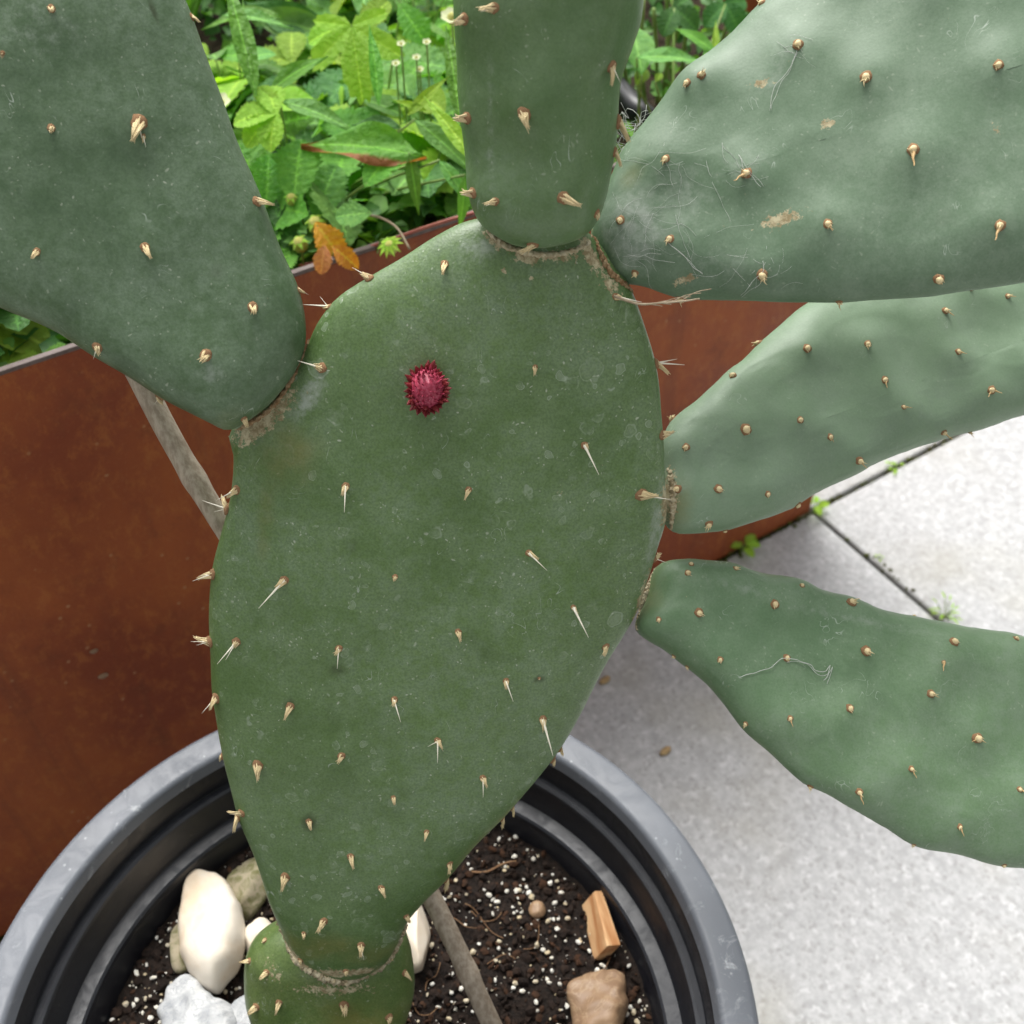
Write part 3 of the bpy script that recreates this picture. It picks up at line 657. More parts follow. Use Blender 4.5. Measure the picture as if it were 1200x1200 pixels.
for i in range(n_s):
    t = (i + .5) / n_s; h = .06 + .92 * t; a = i * 2.39996
    r = br * (math.sqrt(max(0, 1 - ((h - .42) / .60) ** 2)) if h > .42 else .8 + .2 * h / .42)
    outw = Vector((math.cos(a), math.sin(a), 0)); el = R(18 + 62 * t) + rnd.uniform(-.3, .3)
    d = outw * math.cos(el) + Vector((0, 0, 1)) * math.sin(el)
    if t > .72: d = (outw * .25 * rnd.uniform(.4, 1.2) + Vector((0, 0, 1))).normalized()
    yv = d.cross(outw.cross(Vector((0, 0, 1)))).normalized(); xv = yv.cross(d)
    rot = Matrix((xv, yv, d)).transposed()
    l = (.0046 if t < .6 else .0034) * rnd.uniform(.7, 1.25)
    obj('scale', SCM[1 if t > .6 else 0], bud, base4 @ mat4(Vector((outw.x * 1.1, outw.y * .9, 0)) * r * .9 + Vector((0, 0, bl * h - .002)), rot, Vector((l * .80 if t < .6 else l * .5, l * .8, l))))

# ------------------------------------------------------------------ cobweb and loose fibres
def strand(pad, pts, r, V, F, lift=.0008, n=24, wob=.0012, sd=0):
    q = []
    for x, y in pts:
        p, nn = pad[3](pad[1], x, y); q.append(p + nn * lift)
    q = catmull(q, n, False)
    q = [v + Vector((noise.noise(v * 160 + Vector((sd, 0, 0))), noise.noise(v * 160 + Vector((0, sd + 3, 0))), 0)) * wob for v in q]
    tube_data(q, r, 4, V, F)
rnd = random.Random(5)
V, F = [], []
for c, n, sp, ln in (((760, 235), 24, 40, 55), ((800, 300), 20, 50, 60), ((870, 205), 12, 18, 26), ((790, 190), 8, 16, 30), ((893, 318), 12, 16, 24), ((735, 300), 14, 18, 40), ((935, 60), 6, 10, 25)):
    for i in range(n):
        x, y = c[0] + rnd.gauss(0, sp), c[1] + rnd.gauss(0, sp * .7); a = rnd.uniform(0, 6.3); pp = [(x, y)]
        for _ in range(3): a += rnd.uniform(-.7, .7); x += ln / 3 * math.cos(a); y += ln / 3 * math.sin(a); pp.append((x, y))
        if min(p_[0] for p_ in pp) < 712 or max(p_[1] for p_ in pp) > 345 or any(p_[1] < 200 - (p_[0] - 712) * 1.0 for p_ in pp): continue
        strand(padD, pp, rnd.choice((.00003, .00004, .00006)), V, F, .0004, 16, .0015, i)
for pp in ([(935, 55), (926, 82), (908, 103), (903, 130)], [(785, 285), (800, 298), (812, 312), (825, 320)], [(865, 182), (872, 196), (880, 205), (890, 218)], [(893, 305), (892, 318), (880, 332), (868, 345)]):
    strand(padD, pp, .00010, V, F, .0008, 26, .0018, 3); strand(padD, [(x + 3, y + 2) for x, y in pp], .00007, V, F, .001, 26, .0022, 8)
tag(obj('cobweb', mesh('cobweb', V, F, M_web)), 'fine dusty cobweb spun over the grey pad beside the upright narrow pad', 'cobweb')
V, F = [], []
pp = [(868, 793), (890, 787), (905, 778), (922, 771), (940, 774), (955, 784), (968, 786), (972, 778), (971, 790), (966, 797)]
strand(padF, pp, .00018, V, F, .0012, 50, .0018, 1); strand(padF, [(x + 2, y + 3) for x, y in pp[3:]], .00012, V, F, .001, 40, .0022, 6)
tag(obj('plant_fibre', mesh('plant_fibre', V, F, M_web)), 'pale curled fibre caught on the lower right pad', 'fibre')
V, F = [], []
q = catmull([P(720, 347, .447), P(748, 356, .44), P(775, 355, .437), P(800, 353, .435), P(820, 350, .434)], 30, False)
tube_data(q, lambda t: .0006 - .0003 * t, 6, V, F)
for k in range(6):
    a = q[8 + k * 3]; tube_data(catmull([a, a + Vector((.006, .002, -.002 + .001 * k)), a + Vector((.012, .002, -.003 + .0015 * k))], 8, False), .0002, 4, V, F)
tag(obj('dry_twig', mesh('dry_twig', V, F, simple('dry_twig', (.45, .37, .26), (.3, .22, .14), 200, .8))), 'thin dry straw twig caught below the big grey pad', 'twig')
# tangle of web and litter between the upright pad and the grey pad
V, F = [], []
for i in range(34):
    a = P(rnd.uniform(722, 752), rnd.uniform(135, 178), rnd.uniform(.475, .50)); pts_ = [a]
    for _ in range(3): pts_.append(pts_[-1] + Vector((rnd.gauss(0, .005), rnd.gauss(0, .003), rnd.gauss(0, .005))))
    tube_data(catmull(pts_, 10, False), rnd.choice((.00006, .0001, .00014)), 4, V, F)
tag(obj('web_tangle', mesh('web_tangle', V, F, M_web)), 'grey tangle of web threads in the gap between upright pad and grey pad', 'cobweb')

# ------------------------------------------------------------------ bed plants
def leaf_mat(name, a, b, trans, vein=True, rough=.45):
    s = NT(name); ob = s.n('ShaderNodeObjectInfo')
    c = s.mix(s.ramp(s.noise(6, 4, .6), (.3, .7)), a, b)
    hsv = s.n('ShaderNodeHueSaturation'); s.l(c, hsv.inputs['Color'])
    s.l(s.math('MULTIPLY_ADD', ob.outputs['Random'], .022), hsv.inputs['Hue']); hsv.inputs['Hue'].links[0].from_node.inputs[2].default_value = .492
    vv = s.math('MULTIPLY_ADD', ob.outputs['Random'], .45); vv.node.inputs[2].default_value = .8; s.l(vv, hsv.inputs['Value'])
    c = hsv.outputs[0]
    vn = s.attr('vein')
    c = s.mix(s.ramp(vn, (.5, 1, 0, .45)), c, tuple(min(1, v * 2.2) for v in b))
    br = s.attr('brown')
    c = s.mix(s.ramp(s.math('MULTIPLY', br, s.math('ADD', s.noise(9, 4), .5)), (.45, .75)), c, (.30, .11, .035))
    nrm = s.bump(s.noise(14, 4), .35, .02)
    s.done(c, .5, .3, nrm)
    tr = s.n('ShaderNodeBsdfTranslucent'); s.l(s.mix(1.0, c, (1.5, 1.5, .5), 'MULTIPLY'), tr.inputs[0])
    mx = s.n('ShaderNodeMixShader'); mx.inputs[0].default_value = trans
    s.l(s.b.outputs[0], mx.inputs[1]); s.l(tr.outputs[0], mx.inputs[2]); s.l(mx.outputs[0], s.out.inputs[0])
    return s.m
LM = {
    'mid': leaf_mat('leaf_mid_green', (.10, .27, .030), (.16, .36, .045), .36),
    'lime': leaf_mat('leaf_lime', (.25, .45, .035), (.34, .54, .065), .42),
    'deep': leaf_mat('leaf_deep', (.040, .135, .025), (.07, .19, .035), .22),
    'blue': leaf_mat('leaf_soft', (.13, .31, .07), (.20, .40, .09), .32),
    'orange': leaf_mat('leaf_orange', (.65, .24, .02), (.75, .38, .04), .35),
    'red': leaf_mat('leaf_red', (.48, .14, .06), (.6, .25, .10), .3),
}
M_stem = simple('leaf_stalk', (.16, .28, .05), (.24, .32, .09), 60, .5, .4)
M_stemr = simple('runner_red', (.28, .06, .05), (.36, .12, .08), 60, .5, .4)
def leafmesh(name, half, n, m, fold=.25, droop=.25, pleat=.0, teeth=0, tooth=.0, brown=None, cols=4, wav=.0):
    """unit leaf: base at origin, grows along +Y to y = 1, upper face +Z; half(t) is the half width."""
    V, F, vein, brn = [], [], [], []
    for j in range(n + 1):
        t = j / n; w = half(t)
        if teeth and 0 < j < n:
            ph = (t * teeth) % 1.0; w *= 1 + tooth * (.6 - ph * 1.2)
        for k in range(-cols, cols + 1):
            u = k / cols; x = w * u
            y = t - (abs(u) * .10 * (1 - t) if teeth else 0) + (abs(u) ** 1.5 * w * .28 if teeth else 0)
            z = fold * abs(x) - droop * t * t + pleat * math.sin((t * (teeth or 8) * .5 - abs(u) * .9) * 6.283) * abs(u) * w + wav * math.sin(t * 9 + k) * abs(u) * .4
            V.append(Vector((x, y, z))); vv = 1.0 if k == 0 else 0.0
            if teeth and k and abs(((t - abs(u) * .22) * teeth * .5) % 1 - .5) < .13: vv = .75
            vein.append(vv); brn.append(brown(t, u) if brown else 0.0)
    W = 2 * cols + 1
    for j in range(n):
        for k in range(W - 1): a = j * W + k; F.append((a, a + 1, a + W + 1, a + W))
    return finish_leaf(name, V, F, vein, brn, m)
def finish_leaf(name, V, F, vein, brn, m):
    me = mesh(name, V, F, m)
    for nm, val in (('vein', vein), ('brown', brn)):
        a = me.attributes.new(nm, 'FLOAT', 'POINT'); a.data.foreach_set('value', val)
    return me
ov = lambda wmax, pk=.45: (lambda t: wmax * (math.sin(math.pi * t ** (math.log(.5) / math.log(pk))) ** .75) if 0 < t < 1 else .004)
lan = lambda wmax, pk=.4: (lambda t: wmax * (math.sin(math.pi * t ** (math.log(.5) / math.log(pk))) ** 1.15) if 0 < t < 1 else .006)
def trifoliate(name, m, wmax=.36, brown=None, dr=.25):
    V, F, ve, br = [], [], [], []
    base = leafmesh('tmp', ov(wmax, .52), 28, m, .22, dr, .06, 14, .34, brown, 4)
    bv_ = [v.co.copy() for v in base.vertices]; bf = [tuple(p.vertices) for p in base.polygons]
    b1 = [d.value for d in base.attributes['vein'].data]; b2 = [d.value for d in base.attributes['brown'].data]
    bpy.data.meshes.remove(base)
    for ang, sc in ((0, 1), (78, .88), (-80, .9)):
        m_ = Matrix.Rotation(R(ang), 3, 'Z') @ Matrix.Rotation(R(8), 3, 'Y'); k = len(V)
        V += [m_ @ (v * sc) for v in bv_]; F += [tuple(k + i for i in f) for f in bf]; ve += b1; br += b2
    return finish_leaf(name, V, F, ve, br, m)
def lobed(name, m):
    V, F, ve = [], [], []; lobes = [(0, 1.0, 24), (52, .80, 22), (-52, .80, 22), (105, .52, 24), (-105, .52, 24)]; n, K = 120, 6
    for k in range(K + 1):
        for i in range(n + 1):
            th = -150 + 300 * i / n; r = .16
            for c, l, w in lobes: r = max(r, l * math.exp(-abs((th - c) / w) ** 2.2 * .62))
            q = k / K; r *= 1 + (.07 * (2 * ((i * .31) % 1) - 1) if k == K else 0)
            near = min(abs(th - c) for c, l, w in lobes); z = .10 * q * math.sin(min(near, 26) / 26 * 1.57) * r - .16 * (q * r) ** 2
            V.append(Vector((r * q * math.sin(R(th)), r * q * math.cos(R(th)), z))); ve.append(1.0 if near < 1.3 else 0.0)
    for k in range(K):
        for i in range(n): a = k * (n + 1) + i; F.append((a, a + 1, a + n + 2, a + n + 1)[::-1])
    return finish_leaf(name, V, F, ve, [0.0] * len(V), m)
edge_brown = lambda t, u: max(0, abs(u) * 1.1 - .1) * (1.0 if u < 0 else .35) + max(0, t - .75) * 2.2
LEAF = {
    'straw_mid': trifoliate('leaf', LM['mid']), 'straw_lime': trifoliate('leaf', LM['lime'], .33), 'straw_deep': trifoliate('leaf', LM['deep'], .38, None, .35),
    'leaflet_mid': leafmesh('leaf', ov(.36, .5), 28, LM['mid'], .2, .2, .05, 15, .34), 'leaflet_lime': leafmesh('leaf', ov(.34, .52), 28, LM['lime'], .25, .2, .06, 13, .36),
    'leaflet_blue': leafmesh('leaf', ov(.38, .5), 28, LM['blue'], .15, .15, .05, 13, .34),
    'lobed': lobed('leaf', LM['lime']),
    'lance_mid': leafmesh('leaf', lan(.13), 20, LM['mid'], .35, .35, 0, 0, 0, None, 3, .05), 'lance_blue': leafmesh('leaf', lan(.14), 20, LM['blue'], .3, .25, 0, 0, 0, None, 3, .05),
    'lance_lime': leafmesh('leaf', lan(.10, .35), 20, LM['lime'], .4, .15, 0, 0, 0, None, 3, .03), 'lance_deep': leafmesh('leaf', lan(.15), 20, LM['deep'], .3, .45, 0, 0, 0, None, 3, .06),
    'brown': leafmesh('leaf', lan(.17, .45), 24, LM['mid'], .25, .30, .03, 0, 0, edge_brown, 4, .12),
    'orange': leafmesh('leaf', ov(.34, .5), 24, LM['orange'], .35, .45, .1, 11, .25, lambda t, u: max(0, t - .7) * 1.5), 'red': leafmesh('leaf', ov(.36, .5), 24, LM['red'], .35, .3, .1, 11, .2),
    'grass': leafmesh('leaf', lan(.030, .3), 24, LM['mid'], .6, .35, 0, 0, 0, None, 2), 'blade': leafmesh('leaf', lan(.085, .42), 22, LM['mid'], .3, .10, 0, 0, 0, None, 3, .02),
    'oval': leafmesh('leaf', ov(.30, .55), 18, LM['blue'], .25, .3, 0, 0, 0, None, 3, .04), 'oval_lime': leafmesh('leaf', ov(.33, .55), 18, LM['lime'], .3, .3, 0, 0, 0, None, 3, .04),
}
def leaf_at(kind, base, direction, normal, length, parent):
    y = direction.normalized(); z = (normal - y * normal.dot(y)).normalized(); x = y.cross(z)
    return obj('leaf', LEAF[kind], parent, mat4(base, Matrix((x, y, z)).transposed(), length))
def stem(a, b, parent, r=.0011, bow=.02, m=None, name='stem'):
    mid = (a + b) / 2 + Vector((0, 0, bow)); V, F = tube_data(catmull([a, a.lerp(mid, .5) + Z1 * bow * .3, mid, b], 12, False), lambda t: r * (1.25 - .5 * t), 6)
    return obj(name, mesh(name, V, F, m or M_stem), parent)
SUNW = (Z1 + VIEW_B * .55).normalized()
def bed(t, n, z=0): return WDIR * (WT + t) + WNRM * (WN_ + n) + Z1 * (BED_Z + z)
def rosette(name, label, cat, base, kinds, nleaf, rad, hgt, size, rnd, group, up=.2, jit=.45):
    t = tag(empty(name, base), label, cat, group)
    for i in range(nleaf):
        a = i * 2.4 + rnd.uniform(-.5, .5); rr = rad * rnd.uniform(.35, 1.1); h = hgt * rnd.uniform(.45, 1.1)
        p = base + Vector((math.cos(a) * rr, math.sin(a) * rr, h))
        if (p - WDIR * 0).dot(WNRM) < WN_ + .012: p += WNRM * (WN_ + .014 - p.dot(WNRM))
        d = Vector((math.cos(a), math.sin(a), up + rnd.uniform(-.35, .25)))
        nr_ = SUNW + Vector((rnd.gauss(0, jit), rnd.gauss(0, jit), 0))
        L_ = size * rnd.uniform(.7, 1.2)
        tipn = (p + d.normalized() * L_).dot(WNRM) - WN_
        if tipn < .02 and p.z < WALL_H + .06: d += WNRM * 1.8
        leaf_at(rnd.choice(kinds), p, d, nr_, L_, t)
        stem(base + Vector((rnd.gauss(0, .006), rnd.gauss(0, .006), -.006)), p + d.normalized() * L_ * .03, t, .001, .012)
    return t
rnd = random.Random(21)
K_s = ['straw_mid', 'straw_mid', 'straw_deep', 'straw_lime', 'leaflet_mid', 'leaflet_blue', 'straw_deep']; K_l = ['lance_mid', 'lance_blue', 'lance_deep', 'lance_mid']
# rows of plants through the bed, thickest in the part seen past the cactus
def fill(t0, t1, n0, n1, count, kinds, where):
    for i in range(count):
        t, n = rnd.uniform(t0, t1), rnd.uniform(n0, n1); k = kinds[i % len(kinds)]
        if k == 's': rosette('strawberry_plant', 'strawberry plant with toothed three part leaves ' + where, 'strawberry plant', bed(t, n), K_s, 11, .055, .062, .050, rnd, 'strawberry plants ' + where)
        elif k == 'l': rosette('leafy_plant', 'leafy plant with long pointed smooth leaves ' + where, 'plant', bed(t, n), K_l, 11, .025, .055, .095, rnd, 'long leaved plants ' + where, .5, .5)
        elif k == 'o': rosette('herb_plant', 'low herb with small oval leaves ' + where, 'plant', bed(t, n), ['oval', 'oval_lime', 'oval'], 14, .03, .08, .038, rnd, 'oval leaved herbs ' + where, .3, .5)
        else: rosette('grass_tuft', 'tuft of narrow green grass blades ' + where, 'grass', bed(t, n), ['grass'], 14, .008, .006, .18, rnd, 'grass tufts ' + where, 2.2, .9)
fill(-.86, -.36, .10, .18, 12, 'sssoss', 'in the row along the steel front wall')
fill(-.80, -.36, .055, .09, 8, 'sso', 'leaning over the steel front edge')
fill(-.92, -.30, .18, .34, 19, 'sslsosg', 'in the second row of the raised bed')
fill(-1.0, -.06, .34, .62, 24, 'slgsolg', 'in the middle of the raised bed')
fill(-1.6, -.95, .06, .5, 12, 'sslsog', 'at the far long end of the raised bed')
fill(-1.6, -.05, .62, 1.2, 18, 'slgs', 'along the back of the raised bed')
fill(-.10, -.02, .04, .10, 2, 'os', 'by the corner of the raised bed')

# single plants one can tell apart
def hero(kind, px, py, depth, dx, dy, parent, nrm=None, tow=0.0):
    """leaf whose stalk end is at (px, py) and whose tip lies (dx, dy) away in the picture's scale"""
    depth -= .035 if py < 225 else .012; b = P(px, py, depth); sc = depth / FPX
    d = VIEW_R * dx * sc - VIEW_U * dy * sc + VIEW_B * tow * math.hypot(dx, dy) * sc
    return leaf_at(kind, b, d, nrm or VIEW_B + Z1 * .6, d.length, parent), b
def down(b, n=None, t=0): q = b.copy(); q.z = BED_Z - .004; q += WNRM * max(0, WN_ + .02 - q.dot(WNRM)); return q
def single(name, label, cat, leaves, stems=(), group=None, stalk=True, r=.0011):
    b0 = P(*leaves[0][1:4]); root = tag(empty(name, down(b0)), label, cat, group)
    for k, lf in enumerate(leaves):
        o, b = hero(lf[0], *lf[1:6], root, *(lf[6:]))
        if stalk: stem(down(b0) + Vector((.004 * k, 0, 0)), b, root, r, .01)
    return root
single('currant_shoot', 'shoot with bright lime green lobed toothed leaves standing above the strawberries', 'plant',
       [('lobed', 412, 30, .86, 12, 84, VIEW_B + Z1 * .8), ('leaflet_lime', 425, 36, .87, 28, -40), ('leaflet_lime', 405, 30, .87, -46, 14), ('leaflet_mid', 470, 8, .90, 30, 40)])
single('strawberry_plant', 'strawberry plant with wide lime green fan leaf and a white flower at the bed edge', 'strawberry plant',
       [('straw_lime', 322, 132, .80, -52, 4, VIEW_B + Z1 * .6), ('leaflet_lime', 322, 132, .805, -20, -34), ('leaflet_lime', 320, 134, .80, -36, 34), ('leaflet_mid', 345, 232, .79, 6, -74, VIEW_B * 1.2 + Z1 * .2), ('leaflet_mid', 312, 238, .80, 4, -60, VIEW_B + VIEW_R * .3), ('leaflet_blue', 432, 250, .77, -40, 2, VIEW_B + Z1 * .2), ('leaflet_mid', 430, 215, .79, 32, -44), ('leaflet_blue', 372, 252, .80, 20, -62)])
single('leafy_plant', 'long leaved plant with one leaf rimmed brown and curled', 'plant',
       [('lance_blue', 328, 118, .81, 92, 22, VIEW_B * .6 + Z1), ('brown', 500, 186, .79, -152, -44, VIEW_B * .8 + Z1 * .6), ('lance_blue', 486, 140, .80, 74, 56, VIEW_B + Z1 * .4), ('lance_mid', 480, 180, .79, 10, 66), ('lance_blue', 515, 188, .78, 40, 50), ('lance_mid', 545, 205, .77, -2, 62, VIEW_B + VIEW_R * .3), ('lance_deep', 470, 150, .84, -60, -20)])
single('iris_shoot', 'upright broad green sword leaves beside the narrow upright pad', 'plant',
       [('blade', 540, 146, .80, -16, -122, VIEW_B + VIEW_R * .2), ('lance_lime', 556, 188, .76, -60, -82, VIEW_B + Z1 * .2), ('lance_lime', 478, 135, .79, 48, -50, VIEW_B), ('lance_lime', 500, 130, .79, -42, -16, VIEW_B), ('blade', 444, 124, .83, -8, -100, VIEW_B + VIEW_R * .5)], stalk=False)
single('tall_grass', 'tall pale grass stem and blade rising beside the left pad', 'grass',
       [('blade', 300, 112, .80, -34, -150, VIEW_B + VIEW_R * .4), ('grass', 296, 95, .80, -20, -120), ('lance_mid', 316, 108, .82, 62, -56, VIEW_B + Z1 * .2), ('lance_mid', 330, 20, .9, -100, -16, Z1 + VIEW_B * .5), ('lance_blue', 260, 18, .88, 80, -2, Z1 + VIEW_B * .4)], stalk=False)
wl_ = single('withered_leaf', 'withered orange and red strawberry leaf drooping over the steel edge', 'leaf',
       [('orange', 372, 264, .775, 30, 40, VIEW_B + Z1 * .2), ('orange', 392, 290, .765, 26, 22, VIEW_B), ('red', 380, 290, .765, -4, 30, VIEW_B + VIEW_R * .2)])
single('broad_leaf_plant', 'bright broad leaf with toothed leaf below at the far end of the steel edge', 'plant',
       [('oval_lime', -24, 372, .715, 82, 26, VIEW_B * .7 + Z1), ('straw_lime', 10, 428, .712, 40, -8, VIEW_B * .5 + Z1), ('leaflet_mid', 52, 418, .712, 30, -12, VIEW_B * .6 + Z1), ('leaflet_lime', -10, 425, .715, 30, 8, VIEW_B * .6 + Z1), ('straw_mid', 40, 400, .73, 20, -20, VIEW_B + Z1)])
single('herb_shoot', 'herb with arching pale green leaves between the upright and grey pads', 'plant',
       [('oval', 752, 88, .915, -8, -68, VIEW_B + VIEW_R * .2), ('lance_blue', 746, 68, .905, 88, -10, VIEW_B * .6 + Z1), ('lance_mid', 838, 62, .915, -44, -40, VIEW_B + Z1 * .2), ('lance_lime', 838, 66, .925, 2, -46), ('lance_lime', 842, 62, .915, 26, -22), ('oval', 824, 66, .915, 14, -14), ('oval_lime', 745, 100, .925, 14, -22), ('oval_lime', 768, 96, .915, 8, -12), ('leaflet_deep' if False else 'straw_deep', 790, 10, .995, 30, 20), ('straw_deep', 850, 5, 1.015, 20, 30)])
# bare stalks beside it
root = tag(empty('plant_stalks', at_z(775, 128, BED_Z)), 'cluster of thin pale upright stalks beside the black hose', 'plant')
for x0, y0, x1, y1 in ((782, 150, 790, 0), (770, 148, 766, 10), (792, 118, 782, -10), (757, 140, 754, 0), (800, 112, 806, 30), (812, 80, 845, 70), (742, 120, 728, 60), (835, 90, 870, -10), (775, 140, 800, 20)):
    a = at_z(x0, min(y0, 128), BED_Z - .004); dp = (a - EYE).dot(-VIEW_B); b = P(x1, y1, dp * .93)
    V, F = tube_data(catmull([a, a.lerp(b, .5) + Vector((random.uniform(-.004, .004), 0, 0)), b], 12, False), .0018, 6)
    obj('stem', mesh('stem', V, F, M_stem), root)
# runner along the steel edge
V, F = tube_data(catmull([P(350, 312, .785), P(400, 300, .78), P(450, 284, .775), P(500, 266, .77), P(560, 248, .765)], 30, False), .0013, 6)
tag(obj('strawberry_runner', mesh('strawberry_runner', V, F, M_stemr)), 'thin red strawberry runner lying along the steel edge', 'runner')
V, F = tube_data(catmull([P(432, 252, .77), P(448, 256, .765), P(466, 268, .76), P(480, 292, .757)], 20, False), .0009, 6)
tag(obj('strawberry_runner', mesh('strawberry_runner', V, F, simple('runner_pale', (.36, .30, .2), (.3, .22, .14), 60, .6))), 'pale dry runner hanging over the steel edge', 'runner')
# berries, flowers
M_berry = simple('unripe_berry', (.55, .50, .12), (.45, .48, .10), 120, .5, .5, .002)
M_petal = simple('white_petal', (.46, .52, .26), (.56, .58, .36), 100, .6)
M_cal = LM['lime']
IV2, IF2 = ico(3)
BER = mesh('fruit', [Vector((v.x, v.y, v.z * 1.15)) * (1 + .05 * math.sin(v.x * 22) * math.sin(v.z * 22)) for v in IV2], IF2, M_berry)
SEP = leafmesh('sepal', lan(.2), 8, LM['lime'], .3, .3, 0, 0, 0, None, 1); PET = leafmesh('petal', ov(.42, .6), 8, M_petal, .2, -.2, 0, 0, 0, None, 2)
def berry(px, py, d, r, label, fruit=True, sep=SEP, sepn='sepal', k=6, sl=1.5):
    c = P(px, py, d); r_ = r * d / FPX; root = tag(empty('strawberry' if fruit else 'flower', c), label, 'strawberry' if fruit else 'flower')
    ax = (VIEW_B + VIEW_U * .5).normalized() if not fruit else Vector((random.uniform(-.3, .3), -.3, 1)).normalized(); m = frame(ax)
    obj('fruit' if fruit else 'flower_centre', BER, root, mat4(c, m, r_ * (1 if fruit else .55)))
    for i in range(k):
        a = 2 * math.pi * i / k + random.uniform(-.1, .1); dd = m @ Vector((math.cos(a), math.sin(a), .1 if not fruit else -.1))
        o = leaf_at('grass', c + ax * r_ * (.95 if fruit else .1), dd, ax, r_ * sl, root); o.data = sep; o.name = sepn
    b = down(c); V, F = tube_data(catmull([b, b.lerp(c, .6) + Z1 * .02, c - ax * r_ * .3 if not fruit else c + ax * r_ * .8], 12, False), .0008, 5)
    obj('stem', mesh('stem', V, F, M_stem), root)
berry(352, 287, .772, 9, 'yellowish unripe strawberry low beside the withered orange leaf'); berry(371, 264, .774, 10, 'pale yellow strawberry just above the withered orange leaf')
berry(342, 234, .78, 7, 'small yellow strawberry hanging under the green leaves')
berry(458, 290, .755, 8, 'green star shaped strawberry calyx hanging over the steel edge', k=10, sl=2.2)
berry(258, 122, .79, 11, 'small white flower beside the lime fan leaf', False, PET, 'petal', 5, 1.3)
for i, (x, y, lb) in enumerate([(470, 52, 'pale flower cluster on the highest stalk near the upright pad'), (488, 68, 'white flower head below the highest pale cluster'), (500, 50, 'small cream flower at the cluster edge facing the upright pad'), (492, 82, 'lowest cream flower of the pale cluster'), (464, 75, 'cream flower of the cluster nearest the lobed leaves')]):
    berry(x, y, .80 + .004 * i, 4, lb, False, PET, 'petal', 5, 1.4)
berry(530, 22, .81, 12, 'large pale green flower head touching the upright pad', False, PET, 'petal', 7, 1.2)
# black hose lying in the bed
hp = [at_z(x, y, BED_Z + z) for x, y, z in ((660, 40, .004), (705, 84, .02), (742, 124, .03), (768, 146, .02), (800, 162, .002))]
V, F = tube_data(catmull(hp, 40, False), .0105, 14)
tag(obj('hose', mesh('hose', V, F, simple('black_hose', (.008, .008, .009), (.016, .016, .018), 80, .35))), 'black rubber hose lying in the raised bed beside pale stalks', 'hose')
# mats of tiny leaves that hide the earth
def mat_cover(name, label, count, t0, t1, n0, n1, h, sd):
    r_ = random.Random(sd); V, F, ve, mi = [], [], [], []
    mats = [LM['deep'], LM['mid'], LM['blue'], LM['lime']]
    for _ in range(count):
        p = bed(r_.uniform(t0, t1), r_.uniform(n0, n1), h * r_.random() ** .8); a = r_.uniform(0, 6.3)
        m = frame(SUNW + Vector((r_.gauss(0, .5), r_.gauss(0, .5), 0)), Vector((math.cos(a), math.sin(a), 0))); s_ = r_.uniform(.008, .022); w = s_ * r_.uniform(.25, .5); b = len(V)
        for x, y, z in ((0, 0, 0), (.4, 1, .15), (.4, 0, -.05), (.4, -1, .15), (.8, .6, .05), (.8, -.6, .05), (1, 0, -.2)): V.append(p + m @ Vector((x * s_, y * w, z * s_)))
        F += [(b, b + 2, b + 1), (b, b + 3, b + 2), (b + 1, b + 2, b + 6, b + 4), (b + 2, b + 3, b + 5, b + 6)]; mi += [r_.choice((0, 0, 0, 0, 1, 1, 2))] * 4
    o = obj(name, mesh(name, V, F, mats, True, mi)); tag(o, label, 'ground cover', kind='stuff')
mat_cover('ground_cover', 'low mat of small green leaves covering the bed earth', 5200, -1.6, -.02, .03, .8, .035, 4)
mat_cover('ground_cover', 'dense mat of small leaves packed against the steel front wall', 2600, -1.1, -.34, .018, .16, .055, 9)

# ------------------------------------------------------------------ weeds and specks
def seedling(px, py, z, n, size, label, kind='oval_lime', sd=1, spread=.006, pts=None):
    r_ = random.Random(sd); b = at_z(px, py, 0); b.z = 0
    root = tag(empty('seedling', b), label, 'weed', 'weeds in the paving joints')
    for i in range(n):
        a = i * 2.4 + r_.uniform(-.4, .4); p = b + Vector((math.cos(a) * spread * r_.random(), math.sin(a) * spread * r_.random(), z * r_.uniform(.4, 1)))
        leaf_at(kind, p, Vector((math.cos(a), math.sin(a), .3)), Z1 + VIEW_B * .4, size * r_.uniform(.7, 1.2), root)
        stem(b + Vector((0, 0, -.006)), p, root, .0006, .001)
seedling(953, 600, .02, 4, .016, 'bright round leaved seedling at the foot of the planter corner', sd=2, spread=.004)
seedling(868, 648, .022, 5, .018, 'round leaved seedling growing against the foot of the rusty steel', sd=3, spread=.006)
seedling(1108, 724, .018, 14, .012, 'feathery pale weed sprouting from the joint far from the planter', 'lance_lime', 4, .018)
seedling(1046, 548, .005, 9, .006, 'tiny tuft of moss leaves in the joint that runs on past the planter', 'oval_lime', 5, .012)
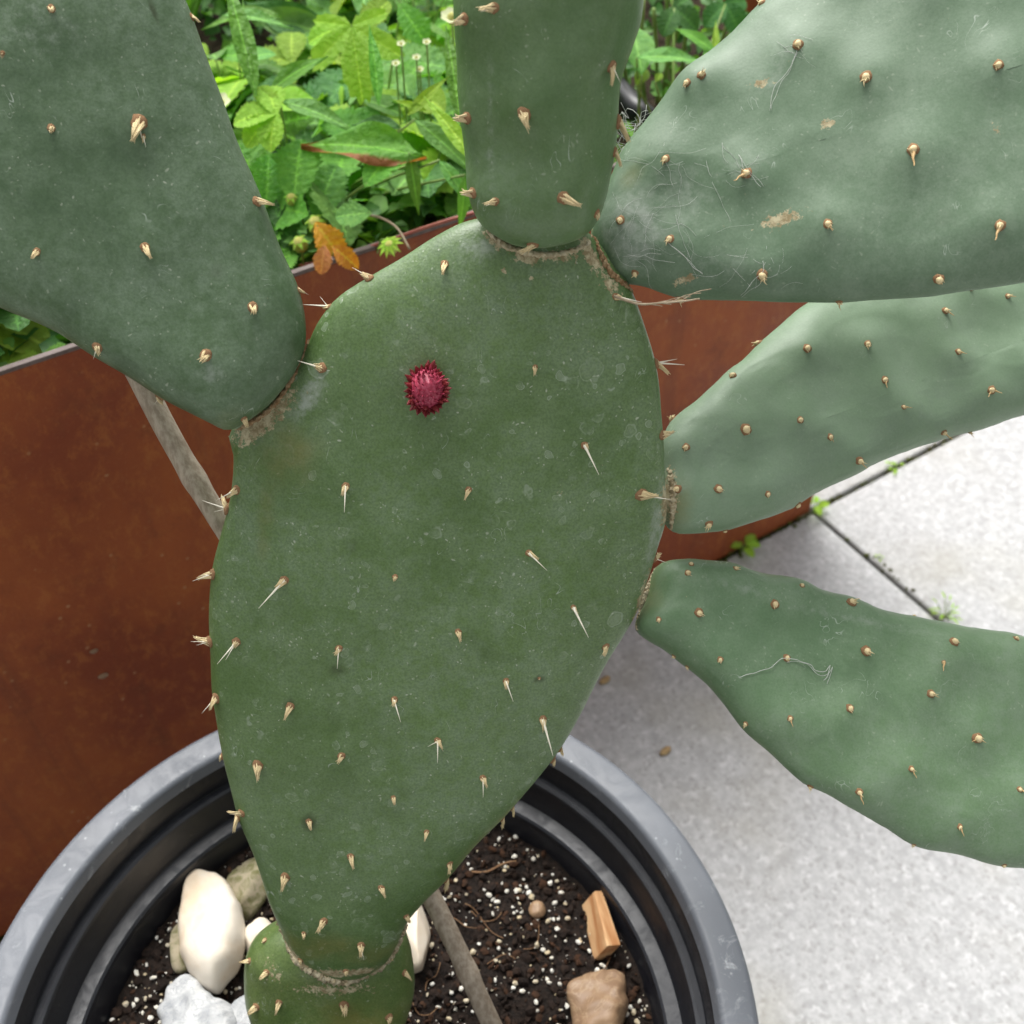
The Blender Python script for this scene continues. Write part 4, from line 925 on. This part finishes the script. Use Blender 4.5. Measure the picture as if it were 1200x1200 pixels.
seedling(1030, 655, .004, 4, .004, 'tiny green sprig halfway along the joint', 'oval_lime', 6, .004)
V, F = [], []; r_ = random.Random(8)
for k in range(420):
    if k < 240: p = at_z(960, 598, 0) - WNRM * r_.uniform(0, .62) + WDIR * r_.gauss(0, .0022)
    elif k < 330: p = at_z(965, 592, 0) + WDIR * r_.uniform(0, .5) + WNRM * r_.gauss(0, .0025)
    else: p = at_z(945, 602, 0) - WDIR * r_.uniform(0, .5) - WNRM * abs(r_.gauss(.003, .003))
    p.z = r_.uniform(-.008, -.001) if k < 330 else .001; s_ = r_.uniform(.0012, .0038); b = len(V)
    V += [p + v * s_ * r_.uniform(.7, 1.2) for v in IV]; F += [tuple(b + q for q in f) for f in IF]
tag(obj('joint_moss', mesh('joint_moss', V, F, simple('moss', (.09, .12, .02), (.06, .05, .03), 200, .95, .1))), 'moss and grit packed in the paving joints', 'moss', kind='stuff')
M_seed = simple('tan_speck', (.30, .19, .11), (.22, .13, .08), 200, .8)
for x, y, sx, sz, lb in ((121, 792, .0042, .0026, 'larger tan speck of dirt stuck on the rusty steel wall'), (110, 763, .0032, .0020, 'smaller tan speck of dirt above the larger one on steel')):
    p = at_wall(x, y, -.0006)
    V = [Vector((v.x * sx, v.y * .0018, v.z * sz)) * (1 + .2 * noise.noise(v * 2)) for v in IV2]
    tag(obj('dirt_speck', mesh('dirt_speck', V, IF2, M_seed), None, mat4(p, wrot @ Matrix.Rotation(.2, 3, 'Y'))), lb, 'speck')
for x, y, lb in ((709, 797, 'yellow brown crumb of bark on the slab beside the main pad'), (780, 880, 'faint brown crumb on the slab near the pot rim')):
    p = at_z(x, y, .003)
    V = [Vector((v.x * .007, v.y * .004, v.z * .003)) * (1 + .3 * noise.noise(v * 2)) for v in IV2]
    tag(obj('bark_crumb', mesh('bark_crumb', V, IF2, simple('bark_bit', (.45, .32, .15), (.3, .2, .1), 200, .8)), None, mat4(p, Matrix.Rotation(.6, 3, 'Z'))), lb, 'bark')
